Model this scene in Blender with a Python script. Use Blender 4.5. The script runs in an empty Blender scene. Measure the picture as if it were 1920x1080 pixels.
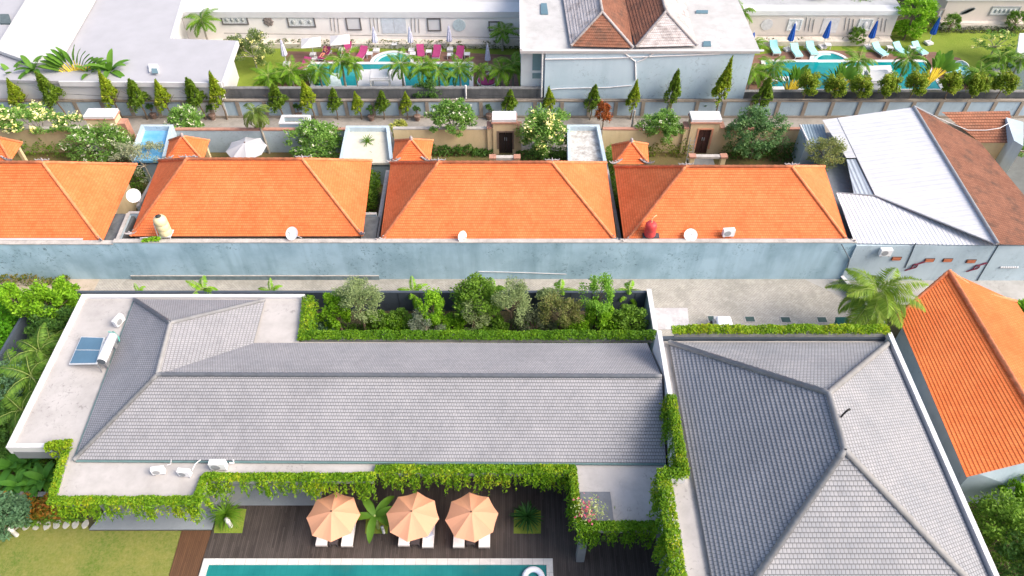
import bpy, math, random
import numpy as np
from mathutils import Vector, Matrix
R = math.radians
random.seed(7); RNG = np.random.default_rng(11)

# ------------------------------------------------------------------ camera, sky, sun, exposure
scn = bpy.context.scene
CAMH, FPX, DEP = 41.6, 1400.0, 47.45
cam_d = bpy.data.cameras.new('camera'); cam = bpy.data.objects.new('camera', cam_d)
scn.collection.objects.link(cam); scn.camera = cam
cam_d.sensor_width = 36; cam_d.lens = 36 * FPX / 1920; cam_d.clip_start = .5; cam_d.clip_end = 2000
cam.location = (0, 0, CAMH); cam.rotation_euler = (R(90 - DEP), 0, 0)

SUN_EL = 41; SUN_DIR = Vector((.93, -.3, 0)).normalized()
w = bpy.data.worlds.new('World'); scn.world = w; w.use_nodes = True
sky = w.node_tree.nodes.new('ShaderNodeTexSky'); sky.sky_type = 'NISHITA'; sky.sun_disc = False
sky.sun_elevation = R(SUN_EL); sky.sun_rotation = math.atan2(SUN_DIR.x, SUN_DIR.y); sky.air_density = 1.0; sky.dust_density = 5.0; sky.ozone_density = .6
bg = w.node_tree.nodes['Background']; bg.inputs[1].default_value = .15
w.node_tree.links.new(sky.outputs[0], bg.inputs[0])
sl = bpy.data.lights.new('sun', 'SUN'); sl.energy = 1.5; sl.angle = R(38); sl.color = (1, .94, .86)
sun = bpy.data.objects.new('sun', sl); scn.collection.objects.link(sun)
sv = Vector((SUN_DIR.x * math.cos(R(SUN_EL)), SUN_DIR.y * math.cos(R(SUN_EL)), math.sin(R(SUN_EL))))
sun.rotation_euler = sv.to_track_quat('Z', 'Y').to_euler(); sun.location = sv * 80
scn.view_settings.view_transform = 'Standard'; scn.view_settings.look = 'None'
scn.view_settings.exposure = .98; scn.view_settings.gamma = 1

# ------------------------------------------------------------------ helpers
SD, CD = math.sin(R(DEP)), math.cos(R(DEP))
def P(x, y, z=0.0):
    "point of the place seen at photo pixel (x, y) at height z"
    u = (x - 960) / FPX; v = (y - 540) / FPX; t = (CAMH - z) / (SD + v * CD)
    return Vector((u * t, (CD - v * SD) * t, z))
def PY(x, y, Y):
    u = (x - 960) / FPX; v = (y - 540) / FPX; t = Y / (CD - v * SD)
    return Vector((u * t, Y, CAMH - (SD + v * CD) * t))
def V(*a): return Vector(a)

class MB:
    def __init__(s): s.v = []; s.f = []; s.uv = []; s.sm = []
    def face(s, pts, uvs=None, smooth=False):
        n = len(s.v); s.v += [tuple(p) for p in pts]; s.f.append(tuple(range(n, n + len(pts))))
        s.uv.append(uvs or [(0, 0)] * len(pts)); s.sm.append(smooth); return s
    def mesh(s, verts, faces, smooth=False):
        n = len(s.v); s.v += [tuple(p) for p in verts]
        for f in faces: s.f.append(tuple(i + n for i in f)); s.uv.append([(0, 0)] * len(f)); s.sm.append(smooth)
        return s
    def box(s, x0, x1, y0, y1, z0, z1):
        return s.prism([(x0, y0), (x1, y0), (x1, y1), (x0, y1)], z0, z1)
    def prism(s, pts, z0, z1):
        pts = [(p[0], p[1]) for p in pts]
        if sum(a[0]*b[1]-b[0]*a[1] for a, b in zip(pts, pts[1:] + pts[:1])) < 0: pts = pts[::-1]
        n = len(pts)
        vs = [(x, y, z0) for x, y in pts] + [(x, y, z1) for x, y in pts]
        fs = [tuple(range(n - 1, -1, -1)), tuple(range(n, 2*n))] + [(i, (i+1) % n, n + (i+1) % n, n + i) for i in range(n)]
        return s.mesh(vs, fs)
    def obox(s, c, sx, sy, sz, rz=0, tilt=0, rx=0):
        "box centred at c"
        M = Matrix.Translation(c) @ Matrix.Rotation(rz, 4, 'Z') @ Matrix.Rotation(tilt, 4, 'Y') @ Matrix.Rotation(rx, 4, 'X')
        vs = [M @ V(x*sx/2, y*sy/2, z*sz/2) for z in (-1, 1) for x, y in ((-1,-1),(1,-1),(1,1),(-1,1))]
        return s.mesh(vs, [(3,2,1,0),(4,5,6,7),(0,1,5,4),(1,2,6,5),(2,3,7,6),(3,0,4,7)])
    def line(s, pts, th, z0, z1, closed=False):
        "mitred wall along a polyline, one piece"
        pts = [V(p[0], p[1], 0) for p in pts]; n = len(pts); L_, R_ = [], []
        for i, p in enumerate(pts):
            a = pts[i-1] if (i > 0 or closed) else None; b = pts[(i+1) % n] if (i < n-1 or closed) else None
            d1 = (p-a).normalized() if a is not None else (b-p).normalized(); d2 = (b-p).normalized() if b is not None else d1
            n1 = V(-d1.y, d1.x, 0); n2 = V(-d2.y, d2.x, 0); m = (n1+n2).normalized(); k = th/2/max(.4, m.dot(n1)); L_.append(p + m*k); R_.append(p - m*k)
        vs = []
        for l, r in zip(L_, R_): vs += [(r.x, r.y, z0), (r.x, r.y, z1), (l.x, l.y, z1), (l.x, l.y, z0)]
        fs = []; m = n if closed else n-1
        for i in range(m):
            a, b = i*4, ((i+1) % n)*4
            for k in range(4): fs.append((a+k, b+k, b+(k+1) % 4, a+(k+1) % 4)[::-1])
        if not closed: fs += [(0, 1, 2, 3), tuple((n-1)*4 + k for k in (3, 2, 1, 0))]
        return s.mesh(vs, fs)
    def wall(s, p, q, th, z0, z1):
        d = V(q[0]-p[0], q[1]-p[1], 0).normalized(); n = V(-d.y, d.x, 0) * th / 2
        return s.prism([(p[0]-n.x, p[1]-n.y), (q[0]-n.x, q[1]-n.y), (q[0]+n.x, q[1]+n.y), (p[0]+n.x, p[1]+n.y)], z0, z1)
    def tube(s, path, rad, n=8, smooth=True, caps=True):
        path = [Vector(p) for p in path]; m = len(path)
        if not hasattr(rad, '__len__'): rad = [rad] * m
        vs = []; prev = None
        for i, p in enumerate(path):
            d = (path[min(i+1, m-1)] - path[max(i-1, 0)]).normalized()
            a = prev if prev is not None else (V(0,0,1) if abs(d.z) < .9 else V(1,0,0))
            b = d.cross(a).normalized(); a2 = b.cross(d).normalized(); prev = a2
            for k in range(n):
                t = 2*math.pi*k/n; vs.append(p + (a2*math.cos(t) + b*math.sin(t)) * rad[i])
        fs = [(i*n+k, i*n+(k+1) % n, (i+1)*n+(k+1) % n, (i+1)*n+k) for i in range(m-1) for k in range(n)]
        s.mesh(vs, fs, smooth)
        if caps: 
            s.mesh(vs[:n], [tuple(range(n-1, -1, -1))]); s.mesh(vs[-n:], [tuple(range(n))])
        return s
    def lathe(s, c, prof, n=16, smooth=True, sx=1, sy=1):
        vs = []; m = len(prof)
        for r, z in prof:
            for k in range(n):
                t = 2*math.pi*k/n; vs.append((c[0] + r*sx*math.cos(t), c[1] + r*sy*math.sin(t), c[2] + z))
        fs = [(i*n+k, i*n+(k+1) % n, (i+1)*n+(k+1) % n, (i+1)*n+k) for i in range(m-1) for k in range(n)]
        s.mesh(vs, fs, smooth); s.mesh(vs[:n], [tuple(range(n-1, -1, -1))]); s.mesh(vs[-n:], [tuple(range(n))]); return s

def link(o, parent=None):
    scn.collection.objects.link(o)
    if parent is not None: o.parent = parent
    return o
def rootloc(o):
    while o.parent: o = o.parent
    return o.location
def build(name, mb, mat, parent=None, local=False):
    me = bpy.data.meshes.new(name)
    off = V(0,0,0) if (parent is None or local) else rootloc(parent)
    me.from_pydata([(v[0]-off.x, v[1]-off.y, v[2]-off.z) for v in mb.v], [], mb.f)
    uvl = me.uv_layers.new(name='UVMap'); flat = [c for f in mb.uv for uv in f for c in uv]
    uvl.data.foreach_set('uv', flat)
    me.polygons.foreach_set('use_smooth', mb.sm)
    me.materials.append(mat); me.update()
    return link(bpy.data.objects.new(name, me), parent)
def struct(name, mb, mat, kind='structure'):
    o = build(name, mb, mat); o['kind'] = kind; return o
def thing(name, label, cat, loc=(0, 0, 0), group=None, rz=0):
    o = bpy.data.objects.new(name, None); o.empty_display_size = .3; link(o); o.location = loc; o.rotation_euler.z = rz
    o['label'] = label; o['category'] = cat
    if group: o['group'] = group
    return o
def tag(o, label, cat, group=None):
    o['label'] = label; o['category'] = cat
    if group: o['group'] = group
    return o
def copy_tree(o, parent=None):
    c = o.copy(); scn.collection.objects.link(c); c.parent = parent
    for ch in list(o.children): copy_tree(ch, c)
    return c
USED = set()
def place(proto, loc, label, group=None, sc=1.0, rz=0.0):
    o = proto
    if proto.name in USED: o = copy_tree(proto)
    USED.add(proto.name); USED.add(o.name)
    o.location = loc; o.scale = (sc,)*3 if not hasattr(sc, '__len__') else sc; o.rotation_euler.z = rz
    o['label'] = label
    if group: o['group'] = group
    return o

# ------------------------------------------------------------------ materials
MATS = {}
class NT:
    def __init__(s, name):
        s.m = bpy.data.materials.new(name); s.m.use_nodes = True; s.t = s.m.node_tree; s.n = s.t.nodes
        s.b = s.n['Principled BSDF']; s.out = s.n['Material Output']
    def N(s, typ, **k):
        n = s.n.new('ShaderNode' + typ)
        for a, b in k.items(): setattr(n, a, b)
        return n
    def L(s, a, b): s.t.links.new(a, b)
    def M(s, op, a, b=None, c=None):
        n = s.N('Math', operation=op)
        for i, x in enumerate((a, b, c)):
            if x is None: continue
            if isinstance(x, (int, float)): n.inputs[i].default_value = x
            else: s.L(x, n.inputs[i])
        return n.outputs[0]
    def mix(s, f, a, b, typ='MIX'):
        n = s.N('MixRGB', blend_type=typ)
        for i, x in enumerate((f, a, b)):
            if isinstance(x, (int, float)): n.inputs[i].default_value = x
            elif isinstance(x, tuple): n.inputs[i].default_value = (*x, 1)
            else: s.L(x, n.inputs[i])
        return n.outputs[0]
    def noise(s, scale, detail=4, rough=.55, stretch=None, coord='Object', dist=0):
        tc = s.N('TexCoord'); n = s.N('TexNoise'); n.inputs['Scale'].default_value = scale
        n.inputs['Detail'].default_value = detail; n.inputs['Roughness'].default_value = rough; n.inputs['Distortion'].default_value = dist
        if stretch:
            mp = s.N('Mapping'); mp.inputs['Scale'].default_value = stretch; s.L(tc.outputs[coord], mp.inputs[0]); s.L(mp.outputs[0], n.inputs[0])
        else: s.L(tc.outputs[coord], n.inputs[0])
        return n.outputs[0]
    def rng(s, x, a, b, c=0., d=1.):
        n = s.N('MapRange'); n.inputs[1].default_value = a; n.inputs[2].default_value = b; n.inputs[3].default_value = c; n.inputs[4].default_value = d
        s.L(x, n.inputs[0]); return n.outputs[0]
    def bump(s, h, strength=.3, dist=.02):
        n = s.N('Bump'); n.inputs['Strength'].default_value = strength; n.inputs['Distance'].default_value = dist
        s.L(h, n.inputs['Height']); s.L(n.outputs[0], s.b.inputs['Normal'])
    def fin(s, col=None, rough=.8, spec=.3, metal=0):
        if col is not None:
            if isinstance(col, tuple): s.b.inputs['Base Color'].default_value = (*col, 1)
            else: s.L(col, s.b.inputs['Base Color'])
        s.b.inputs['Roughness'].default_value = rough; s.b.inputs['Specular IOR Level'].default_value = spec; s.b.inputs['Metallic'].default_value = metal
        return s.m
def cached(f):
    def g(*a, **k):
        key = (f.__name__, repr(a), repr(k))
        if key not in MATS: MATS[key] = f(*a, **k)
        return MATS[key]
    return g
@cached
def plain(name, col, rough=.7, var=.12, scale=3., spec=.3, metal=0, bump=.15):
    s = NT(name); n = s.noise(scale); c2 = tuple(min(1, c*(1+var)) for c in col); c1 = tuple(c*(1-var) for c in col)
    s.bump(s.noise(scale*8), bump, .01)
    return s.fin(s.mix(s.rng(n, .3, .7), c1, c2), rough, spec, metal)
@cached
def stained(name, col, dark, amount=.6, scale=.5, vert=True, rough=.85, fine=True, edge=.15):
    "weathered render or concrete: blotches, runs and speckle"
    s = NT(name)
    big = s.rng(s.noise(scale, 6, .6), .42, .68); st = s.rng(s.noise(scale*3, 5, .6, (1, 1, .12) if vert else None), .45, .75)
    sp = s.M('MULTIPLY', s.rng(s.noise(scale*11, 9, .78, dist=.8), .55, .62), s.rng(s.noise(scale*.8, 4), .45, .6))
    c = s.mix(s.M('MULTIPLY', big, amount*.7), col, dark)
    c = s.mix(s.M('MULTIPLY', st, min(1, amount*.7)), c, dark)
    if fine: c = s.mix(s.M('MULTIPLY', sp, min(1, amount*.9)), c, tuple(x*.4 for x in dark))
    s.bump(s.noise(scale*25), .2, .02)
    return s.fin(c, rough, .2)
@cached
def tile(name, col, col2, w=.22, h=.3, joint=.45, moss=None, mossamt=.4, jw=.09, prof=.5):
    s = NT(name); tc = s.N('TexCoord'); sep = s.N('SeparateXYZ'); s.L(tc.outputs['UV'], sep.inputs[0])
    row = s.M('FLOOR', s.M('DIVIDE', sep.outputs[1], h)); u = s.M('ADD', s.M('DIVIDE', sep.outputs[0], w), s.M('MULTIPLY', s.M('MODULO', row, 2.), .5))
    fu = s.M('FRACT', u); fv = s.M('FRACT', s.M('DIVIDE', sep.outputs[1], h))
    ju = s.M('GREATER_THAN', s.M('ABSOLUTE', s.M('SUBTRACT', fu, .5)), .5 - jw)
    jv = s.M('LESS_THAN', fv, .17)
    cmb = s.N('CombineXYZ'); s.L(s.M('FLOOR', u), cmb.inputs[0]); s.L(row, cmb.inputs[1])
    wn = s.N('TexWhiteNoise', noise_dimensions='2D'); s.L(cmb.outputs[0], wn.inputs[0])
    big = s.rng(s.noise(.35, 4), .35, .65); mid = s.rng(s.noise(1.4, 5), .35, .7)
    f = s.M('ADD', s.M('MULTIPLY', wn.outputs[0], .4), s.M('ADD', s.M('MULTIPLY', big, .4), s.M('MULTIPLY', mid, .2)))
    c = s.mix(f, col, col2); c = s.mix(s.M('MULTIPLY', s.M('GREATER_THAN', wn.outputs[0], .955), .22), c, tuple(x*.45 for x in col)); c = s.mix(s.M('MULTIPLY', s.rng(s.noise(.22, 6, .6, dist=.5), .5, .58), .22), c, tuple(x*.72 for x in col))
    if moss: c = s.mix(s.M('MULTIPLY', s.rng(s.noise(.9, 7, .65), .5, .66), mossamt), c, moss)
    c = s.mix(s.M('MULTIPLY', s.M('MAXIMUM', ju, jv), joint), c, tuple(x*.3 for x in col))
    hgt = s.M('MULTIPLY', s.M('SINE', s.M('MULTIPLY', fu, math.pi)), prof)
    s.bump(s.M('ADD', hgt, s.M('MULTIPLY', fv, -.6)), .4, .04)
    return s.fin(c, .75, .3)
@cached
def corr(name, col, col2, w=.3, strength=.5):
    "corrugated sheet, ribs run up the slope (u across)"
    s = NT(name); tc = s.N('TexCoord'); sep = s.N('SeparateXYZ'); s.L(tc.outputs['UV'], sep.inputs[0])
    fu = s.M('FRACT', s.M('DIVIDE', sep.outputs[0], w)); wv = s.M('SINE', s.M('MULTIPLY', fu, 2*math.pi))
    c = s.mix(s.rng(s.noise(.8, 6, .65), .4, .7), col, col2)
    c = s.mix(s.M('MULTIPLY', s.M('LESS_THAN', fu, .12), .3), c, tuple(x*.45 for x in col))
    s.bump(wv, strength, .03); return s.fin(c, .55, .4)
@cached
def planks(name, col, col2, w=.12, along='y', rough=.55):
    s = NT(name); tc = s.N('TexCoord'); sep = s.N('SeparateXYZ'); s.L(tc.outputs['Object'], sep.inputs[0])
    a, b = (0, 1) if along == 'y' else (1, 0)
    u = s.M('DIVIDE', sep.outputs[a], w); fu = s.M('FRACT', u); idx = s.M('FLOOR', u)
    cmb = s.N('CombineXYZ'); s.L(idx, cmb.inputs[0]); s.L(s.M('FLOOR', s.M('ADD', s.M('DIVIDE', sep.outputs[b], 2.4), s.M('MULTIPLY', idx, .37))), cmb.inputs[1])
    wn = s.N('TexWhiteNoise', noise_dimensions='2D'); s.L(cmb.outputs[0], wn.inputs[0])
    c = s.mix(s.M('ADD', s.M('MULTIPLY', wn.outputs[0], .6), s.M('MULTIPLY', s.rng(s.noise(.5, 5), .35, .65), .4)), col, col2)
    gap = s.M('LESS_THAN', fu, .12); c = s.mix(s.M('MULTIPLY', gap, .8), c, tuple(x*.25 for x in col))
    s.bump(s.M('SUBTRACT', 1., gap), .5, .01); return s.fin(c, rough, .4)
@cached
def paving(name, col, col2, w=.24, h=.12, stain=(.2,.2,.17)):
    s = NT(name); tc = s.N('TexCoord'); n = s.N('TexBrick'); s.L(tc.outputs['Object'], n.inputs[0])
    n.inputs['Color1'].default_value = (*col, 1); n.inputs['Color2'].default_value = (*col2, 1); n.inputs['Mortar'].default_value = (*[c*.55 for c in col], 1)
    n.inputs['Scale'].default_value = 1; n.inputs['Brick Width'].default_value = w; n.inputs['Row Height'].default_value = h; n.inputs['Mortar Size'].default_value = .012
    c = s.mix(s.M('MULTIPLY', s.rng(s.noise(.45, 7, .65), .42, .68), .5), n.outputs[0], stain)
    c = s.mix(s.M('MULTIPLY', s.rng(s.noise(2.2, 6, .7), .5, .7), .35), c, tuple(min(1, x*1.5) for x in col))
    s.bump(s.M('MULTIPLY', n.outputs[1], -1.), .3, .01); return s.fin(c, .9, .2)
@cached
def grass(name, col, col2, col3, scale=.6):
    s = NT(name); f = s.rng(s.noise(scale, 8, .7), .35, .66); g = s.rng(s.noise(scale*14, 6, .8), .35, .65)
    c = s.mix(f, col, col2); c = s.mix(s.M('MULTIPLY', g, .45), c, col3)
    s.bump(s.noise(scale*30, 6, .8), .8, .05); return s.fin(c, 1, .05)
@cached
def leafm(name, cols, trans=.35):
    s = NT(name); g = s.N('NewGeometry'); r = s.N('ValToRGB'); r.color_ramp.interpolation = 'LINEAR'
    e = r.color_ramp.elements; e[0].position = 0; e[0].color = (*cols[0], 1); e[1].position = 1; e[1].color = (*cols[-1], 1)
    for i, c in enumerate(cols[1:-1]): x = e.new((i+1)/(len(cols)-1)); x.color = (*c, 1)
    oi = s.N('ObjectInfo'); cl = s.rng(s.noise(.9, 3), .3, .7)
    f = s.M('ADD', s.M('MULTIPLY', g.outputs['Random Per Island'], .55), s.M('MULTIPLY', cl, .45))
    s.L(f, r.inputs[0]); c = s.mix(s.M('MULTIPLY', oi.outputs['Random'], .25), r.outputs[0], cols[0])
    s.fin(c, .55, .25); tr = s.N('BsdfTranslucent'); s.L(c, tr.inputs[0])
    mx = s.N('MixShader'); mx.inputs[0].default_value = trans; s.L(s.b.outputs[0], mx.inputs[1]); s.L(tr.outputs[0], mx.inputs[2]); s.L(mx.outputs[0], s.out.inputs[0])
    return s.m
@cached
def water(name, col, col2, scale=.3):
    s = NT(name); tc = s.N('TexCoord'); c = s.mix(s.rng(s.noise(scale, 3), .4, .6), col, col2)
    b = s.N('TexBrick'); s.L(tc.outputs['Object'], b.inputs[0]); b.offset = 0; b.inputs['Scale'].default_value = 1
    for i, x in (('Brick Width', .3), ('Row Height', .3), ('Mortar Size', .012)): b.inputs[i].default_value = x
    b.inputs['Color1'].default_value = (1,1,1,1); b.inputs['Color2'].default_value = (.9,.94,.94,1); b.inputs['Mortar'].default_value = (.8,.86,.86,1)
    c = s.mix(1., c, b.outputs[0], 'MULTIPLY')
    s.bump(s.noise(5, 4, .6, dist=1.2), .12, .05); return s.fin(c, .07, .5)
@cached
def glass(name, col=(.03,.06,.08)):
    s = NT(name); return s.fin(s.mix(s.noise(.7), col, tuple(x*1.8 for x in col)), .12, .6)
# ------------------------------------------------------------------ foliage helpers (leaf-sized faces)
def unit(a): return a / np.maximum(np.linalg.norm(a, axis=1, keepdims=True), 1e-9)
def leaf_obj(name, C, A, B, mat, parent=None, off=None):
    """rhombic leaves: centres C, half long axes A, half wide axes B"""
    n = len(C); v = np.stack([C - A, C + B, C + A, C - B], 1).reshape(-1, 3)
    if off is not None: v = v - np.array(off)
    me = bpy.data.meshes.new(name); me.vertices.add(n*4); me.vertices.foreach_set('co', v.astype(np.float32).ravel())
    me.loops.add(n*4); me.loops.foreach_set('vertex_index', np.arange(n*4, dtype=np.int32))
    me.polygons.add(n); me.polygons.foreach_set('loop_start', np.arange(0, n*4, 4, dtype=np.int32))
    try: me.polygons.foreach_set('loop_total', np.full(n, 4, dtype=np.int32))
    except Exception: pass
    me.materials.append(mat); me.update(calc_edges=True)
    return link(bpy.data.objects.new(name, me), parent)
def rand_leaves(C, L, W, up=.5, out=None):
    n = len(C); a = unit(RNG.normal(size=(n, 3)) * np.array([1, 1, .6]) + (0 if out is None else out*.8))
    nr = unit(RNG.normal(size=(n, 3)) + np.array([0, 0, up*2.5])); b = unit(np.cross(a, nr))
    s = RNG.uniform(.7, 1.3, (n, 1)); return a*L*.5*s, b*W*.5*s
def clump_pts(n, nclump, rx, ry, rz, cz, cr=.3, shell=.55, zmin=-1.0, shape=None):
    "leaf positions gathered in clumps spread through an uneven ellipsoid"
    d = unit(RNG.normal(size=(nclump, 3))); d[:, 2] = np.where(d[:, 2] < zmin, -d[:, 2], d[:, 2])
    r = RNG.uniform(shell, 1., (nclump, 1)); cc = d * r
    sz = RNG.uniform(.6, 1.25, nclump)*cr
    idx = RNG.integers(0, nclump, n); q = unit(RNG.normal(size=(n, 3))) * (RNG.uniform(0, 1, (n, 1)) ** .45)
    p = cc[idx] + q * sz[idx][:, None]
    if shape is not None: p = shape(p)
    out = unit(p + 1e-6); return p * np.array([rx, ry, rz]) + np.array([0, 0, cz]), out, cc * np.array([rx, ry, rz]) + np.array([0, 0, cz])
BARK = lambda: plain('bark', (.16, .12, .085), .9, .3, 4)
GBARK = lambda: plain('grey_bark', (.34, .31, .27), .9, .25, 4)
def limbs(mb, h0, tips, r=.12, lean=(0, 0), z0=0.0):
    top = V(lean[0], lean[1], h0); mb.tube([(0, 0, z0), (lean[0]*.4 + .05, lean[1]*.4, h0*.5), top], [r*1.25, r, r*.75], 7)
    for t in tips:
        t = Vector(t); mid = top.lerp(t, .5) + V(random.uniform(-.1,.1), random.uniform(-.1,.1), .12)
        mb.tube([top - V(0,0,.05), mid, t], [r*.55, r*.38, r*.15], 5)
def tree_proto(name, label, cat, h, rx, ry, rz, cols, n=3500, ncl=40, L=.2, W=.11, cr=.28, bark=None, r=.12, flowers=None, shell=.5, trunk_h=None, zmin=-.6, up=.5, trans=.35, shape=None):
    t = thing(name, label, cat); cz = h - rz
    pts, out, cc = clump_pts(n, ncl, rx, ry, rz, cz, cr, shell, zmin, shape)
    A, B = rand_leaves(pts, L, W, up, out); leaf_obj('crown', pts, A, B, leafm(name + '_leaf', cols, trans), t)
    mb = MB(); k = min(9, ncl); limbs(mb, trunk_h or max(.3, cz - rz*.45), [cc[i] for i in range(k)], r); build('trunk', mb, (bark if isinstance(bark, bpy.types.Material) else (bark or BARK)()), t, True)
    if flowers:
        fc, fn, fs = flowers; ix = RNG.integers(0, ncl, fn); d = unit(RNG.normal(size=(fn, 3)) + np.array([0, -.5, 1.0]))
        base = cc[ix] + d * np.array([rx, ry, rz]) * cr * .85
        m = 7; Cn = np.repeat(base, m, 0) + RNG.normal(size=(fn*m, 3)) * fs * .7; A, B = rand_leaves(Cn, fs*1.3, fs*1.1, 1.2)
        leaf_obj('flowers', Cn, A, B, leafm(name + '_flower', fc, .2), t)
    return t
def frond(Cs, As, Bs, base, az, el, length, droop, nl=26, ll=.55, lw=.07, vee=.5):
    "one feather frond: leaflets along an arching rib; returns rib path"
    path = []; p = np.array(base, float); e = el; steps = 12
    for i in range(steps + 1):
        path.append(p.copy()); d = np.array([math.cos(az)*math.cos(e), math.sin(az)*math.cos(e), math.sin(e)]); p = p + d*length/steps; e -= droop/steps
    path = np.array(path); side = np.array([-math.sin(az), math.cos(az), 0])
    for j in range(nl):
        t = .12 + .88*j/(nl-1); x = t*steps; i = min(int(x), steps-1); q = path[i] + (path[i+1]-path[i])*(x-i); d = (path[i+1]-path[i]); d = d/np.linalg.norm(d)
        l = ll*(1 - .65*abs(2*t-.85)**1.6)*random.uniform(.85, 1.15)
        for sgn in (-1, 1):
            a = side*sgn*.85 + d*.55 + np.array([0, 0, -vee + random.uniform(-.15, .15)]); a /= np.linalg.norm(a)
            b = np.cross(a, d); b = np.cross(a, b); b = d - a*np.dot(a, d); b /= np.linalg.norm(b)
            Cs.append(q + a*l*.5); As.append(a*l*.5); Bs.append(b*lw*.5)
    return path
def palm_proto(name, label, h, nf, length, cols, trunk_r=.12, ll=.6, lw=.09, el=(-.1, 1.2), droop=1.5, nl=28, cat='palm tree', stems=1, vee=.5, bark=None, lean=(0,0)):
    t = thing(name, label, cat); Cs, As, Bs = [], [], []; mb = MB(); rb = MB()
    for s in range(stems):
        ox, oy = (0, 0) if stems == 1 else (random.uniform(-.5, .5), random.uniform(-.4, .4)); hh = h*random.uniform(.8, 1) if stems > 1 else h
        top = V(ox + lean[0] + random.uniform(-.1, .1), oy + lean[1], hh)
        if hh > .15: mb.tube([(ox*.4, oy*.4, 0), (ox*.6 + lean[0]*.35, oy*.6 + lean[1]*.35, hh*.5), top], [trunk_r*1.3, trunk_r, trunk_r*.8], 8)
        for k in range(nf):
            az = 2.4*k + random.uniform(-.3, .3) + s; f = (k + .5)/nf
            pa = frond(Cs, As, Bs, top, az, el[1] + (el[0]-el[1])*f, length*random.uniform(.85, 1.1), droop*random.uniform(.8, 1.15), nl, ll, lw, vee)
            rb.tube([tuple(x) for x in pa[::3]], [.03, .022, .016, .01, .006][:len(pa[::3])], 4, caps=False)
    leaf_obj('fronds', np.array(Cs), np.array(As), np.array(Bs), leafm(name + '_leaf', cols, .35), t)
    build('ribs', rb, plain('palm_rib', (.3, .38, .1), .6), t, True)
    if mb.v: build('trunk', mb, (bark if isinstance(bark, bpy.types.Material) else (bark or GBARK)()), t, True)
    return t
def blade(mb, base, az, el, length, width, droop, fold=.25, n=8):
    "one broad leaf (banana, cycad sword ...) with a folded midrib"
    p = V(*base); e = el; rows = []
    for i in range(n + 1):
        t = i/n; d = V(math.cos(az)*math.cos(e), math.sin(az)*math.cos(e), math.sin(e)); s = V(-math.sin(az), math.cos(az), 0); up = s.cross(d) * -1
        wd = width*.5*math.sin(math.pi*min(1, .06 + t*.94))**.6 * (1 if t < 1 else .05)
        rows += [p - s*wd + V(0,0,fold*wd), p, p + s*wd + V(0,0,fold*wd)]; p = p + d*length/n; e -= droop/n
    fs = []
    for i in range(n):
        a = i*3; fs += [(a, a+1, a+4, a+3), (a+1, a+2, a+5, a+4)]
    mb.mesh(rows, fs, True)
def blade_plant(name, label, cat, cols, nf, length, width, el=(.3, 1.3), droop=1.2, h=.4, stem_r=.08, fold=.3, stem_col=(.3,.36,.12)):
    t = thing(name, label, cat); mb = MB()
    for k in range(nf):
        f = (k+.5)/nf; blade(mb, (0, 0, h), 2.4*k + random.uniform(-.3, .3), el[1] + (el[0]-el[1])*f, length*random.uniform(.8, 1.15), width, droop*random.uniform(.7, 1.2), fold)
    build('leaves', mb, leafm(name + '_leaf', cols, .3), t, True)
    sb = MB().tube([(0, 0, 0), (.02, 0, h*.6), (0, 0, h + .05)], [stem_r*1.2, stem_r, stem_r*.8], 7); build('stem', sb, plain(name + '_stem', stem_col), t, True)
    return t
def fan_proto(name, label, cols, h=1.2, n=13, length=2.2, stalk=(.62, .5, .05)):
    "traveller's palm: stalks fanned in one plane, a paddle leaf at the end of each"
    t = thing(name, label, "palm tree"); st, lf = MB(), MB()
    for k in range(n):
        a = -.85 + 1.7*k/(n-1); d = V(math.sin(a), random.uniform(-.08,.08), math.cos(a)); L1 = length*random.uniform(.85, 1.05)
        b = V(math.sin(a)*.12, 0, h); m = b + d*L1; st.tube([b - V(0,0,h*.35*abs(math.cos(a))), b + d*.3, m], [.13, .1, .045], 6)
        q = m.copy(); az = 0 if a > 0 else math.pi; el = math.pi/2 - abs(a)
        s = V(0, 1, 0); rows = []; nn = 7; dd = d.copy()
        for i in range(nn+1):
            tt = i/nn; wd = .34*math.sin(math.pi*min(1, .05+tt*.93))**.5; rag = random.uniform(.75, 1.1); rows += [q - s*wd*rag + V(0,0,-.06), q, q + s*wd*rag + V(0,0,-.06)]
            dd = (dd + V(.05*(1 if a > 0 else -1), 0, -.09)).normalized(); q = q + dd*1.5/nn
        lf.mesh(rows, [f for i in range(nn) for f in ((i*3, i*3+1, i*3+4, i*3+3), (i*3+1, i*3+2, i*3+5, i*3+4))], True)
    build('leaves', lf, leafm(name + '_leaf', cols, .4), t, True); build('stalks', st, plain(name + '_stalk', stalk, .6), t, True)
    build('trunk', MB().tube([(0,0,0), (0,0,h)], [.16, .13], 8), GBARK(), t, True); return t
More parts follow.
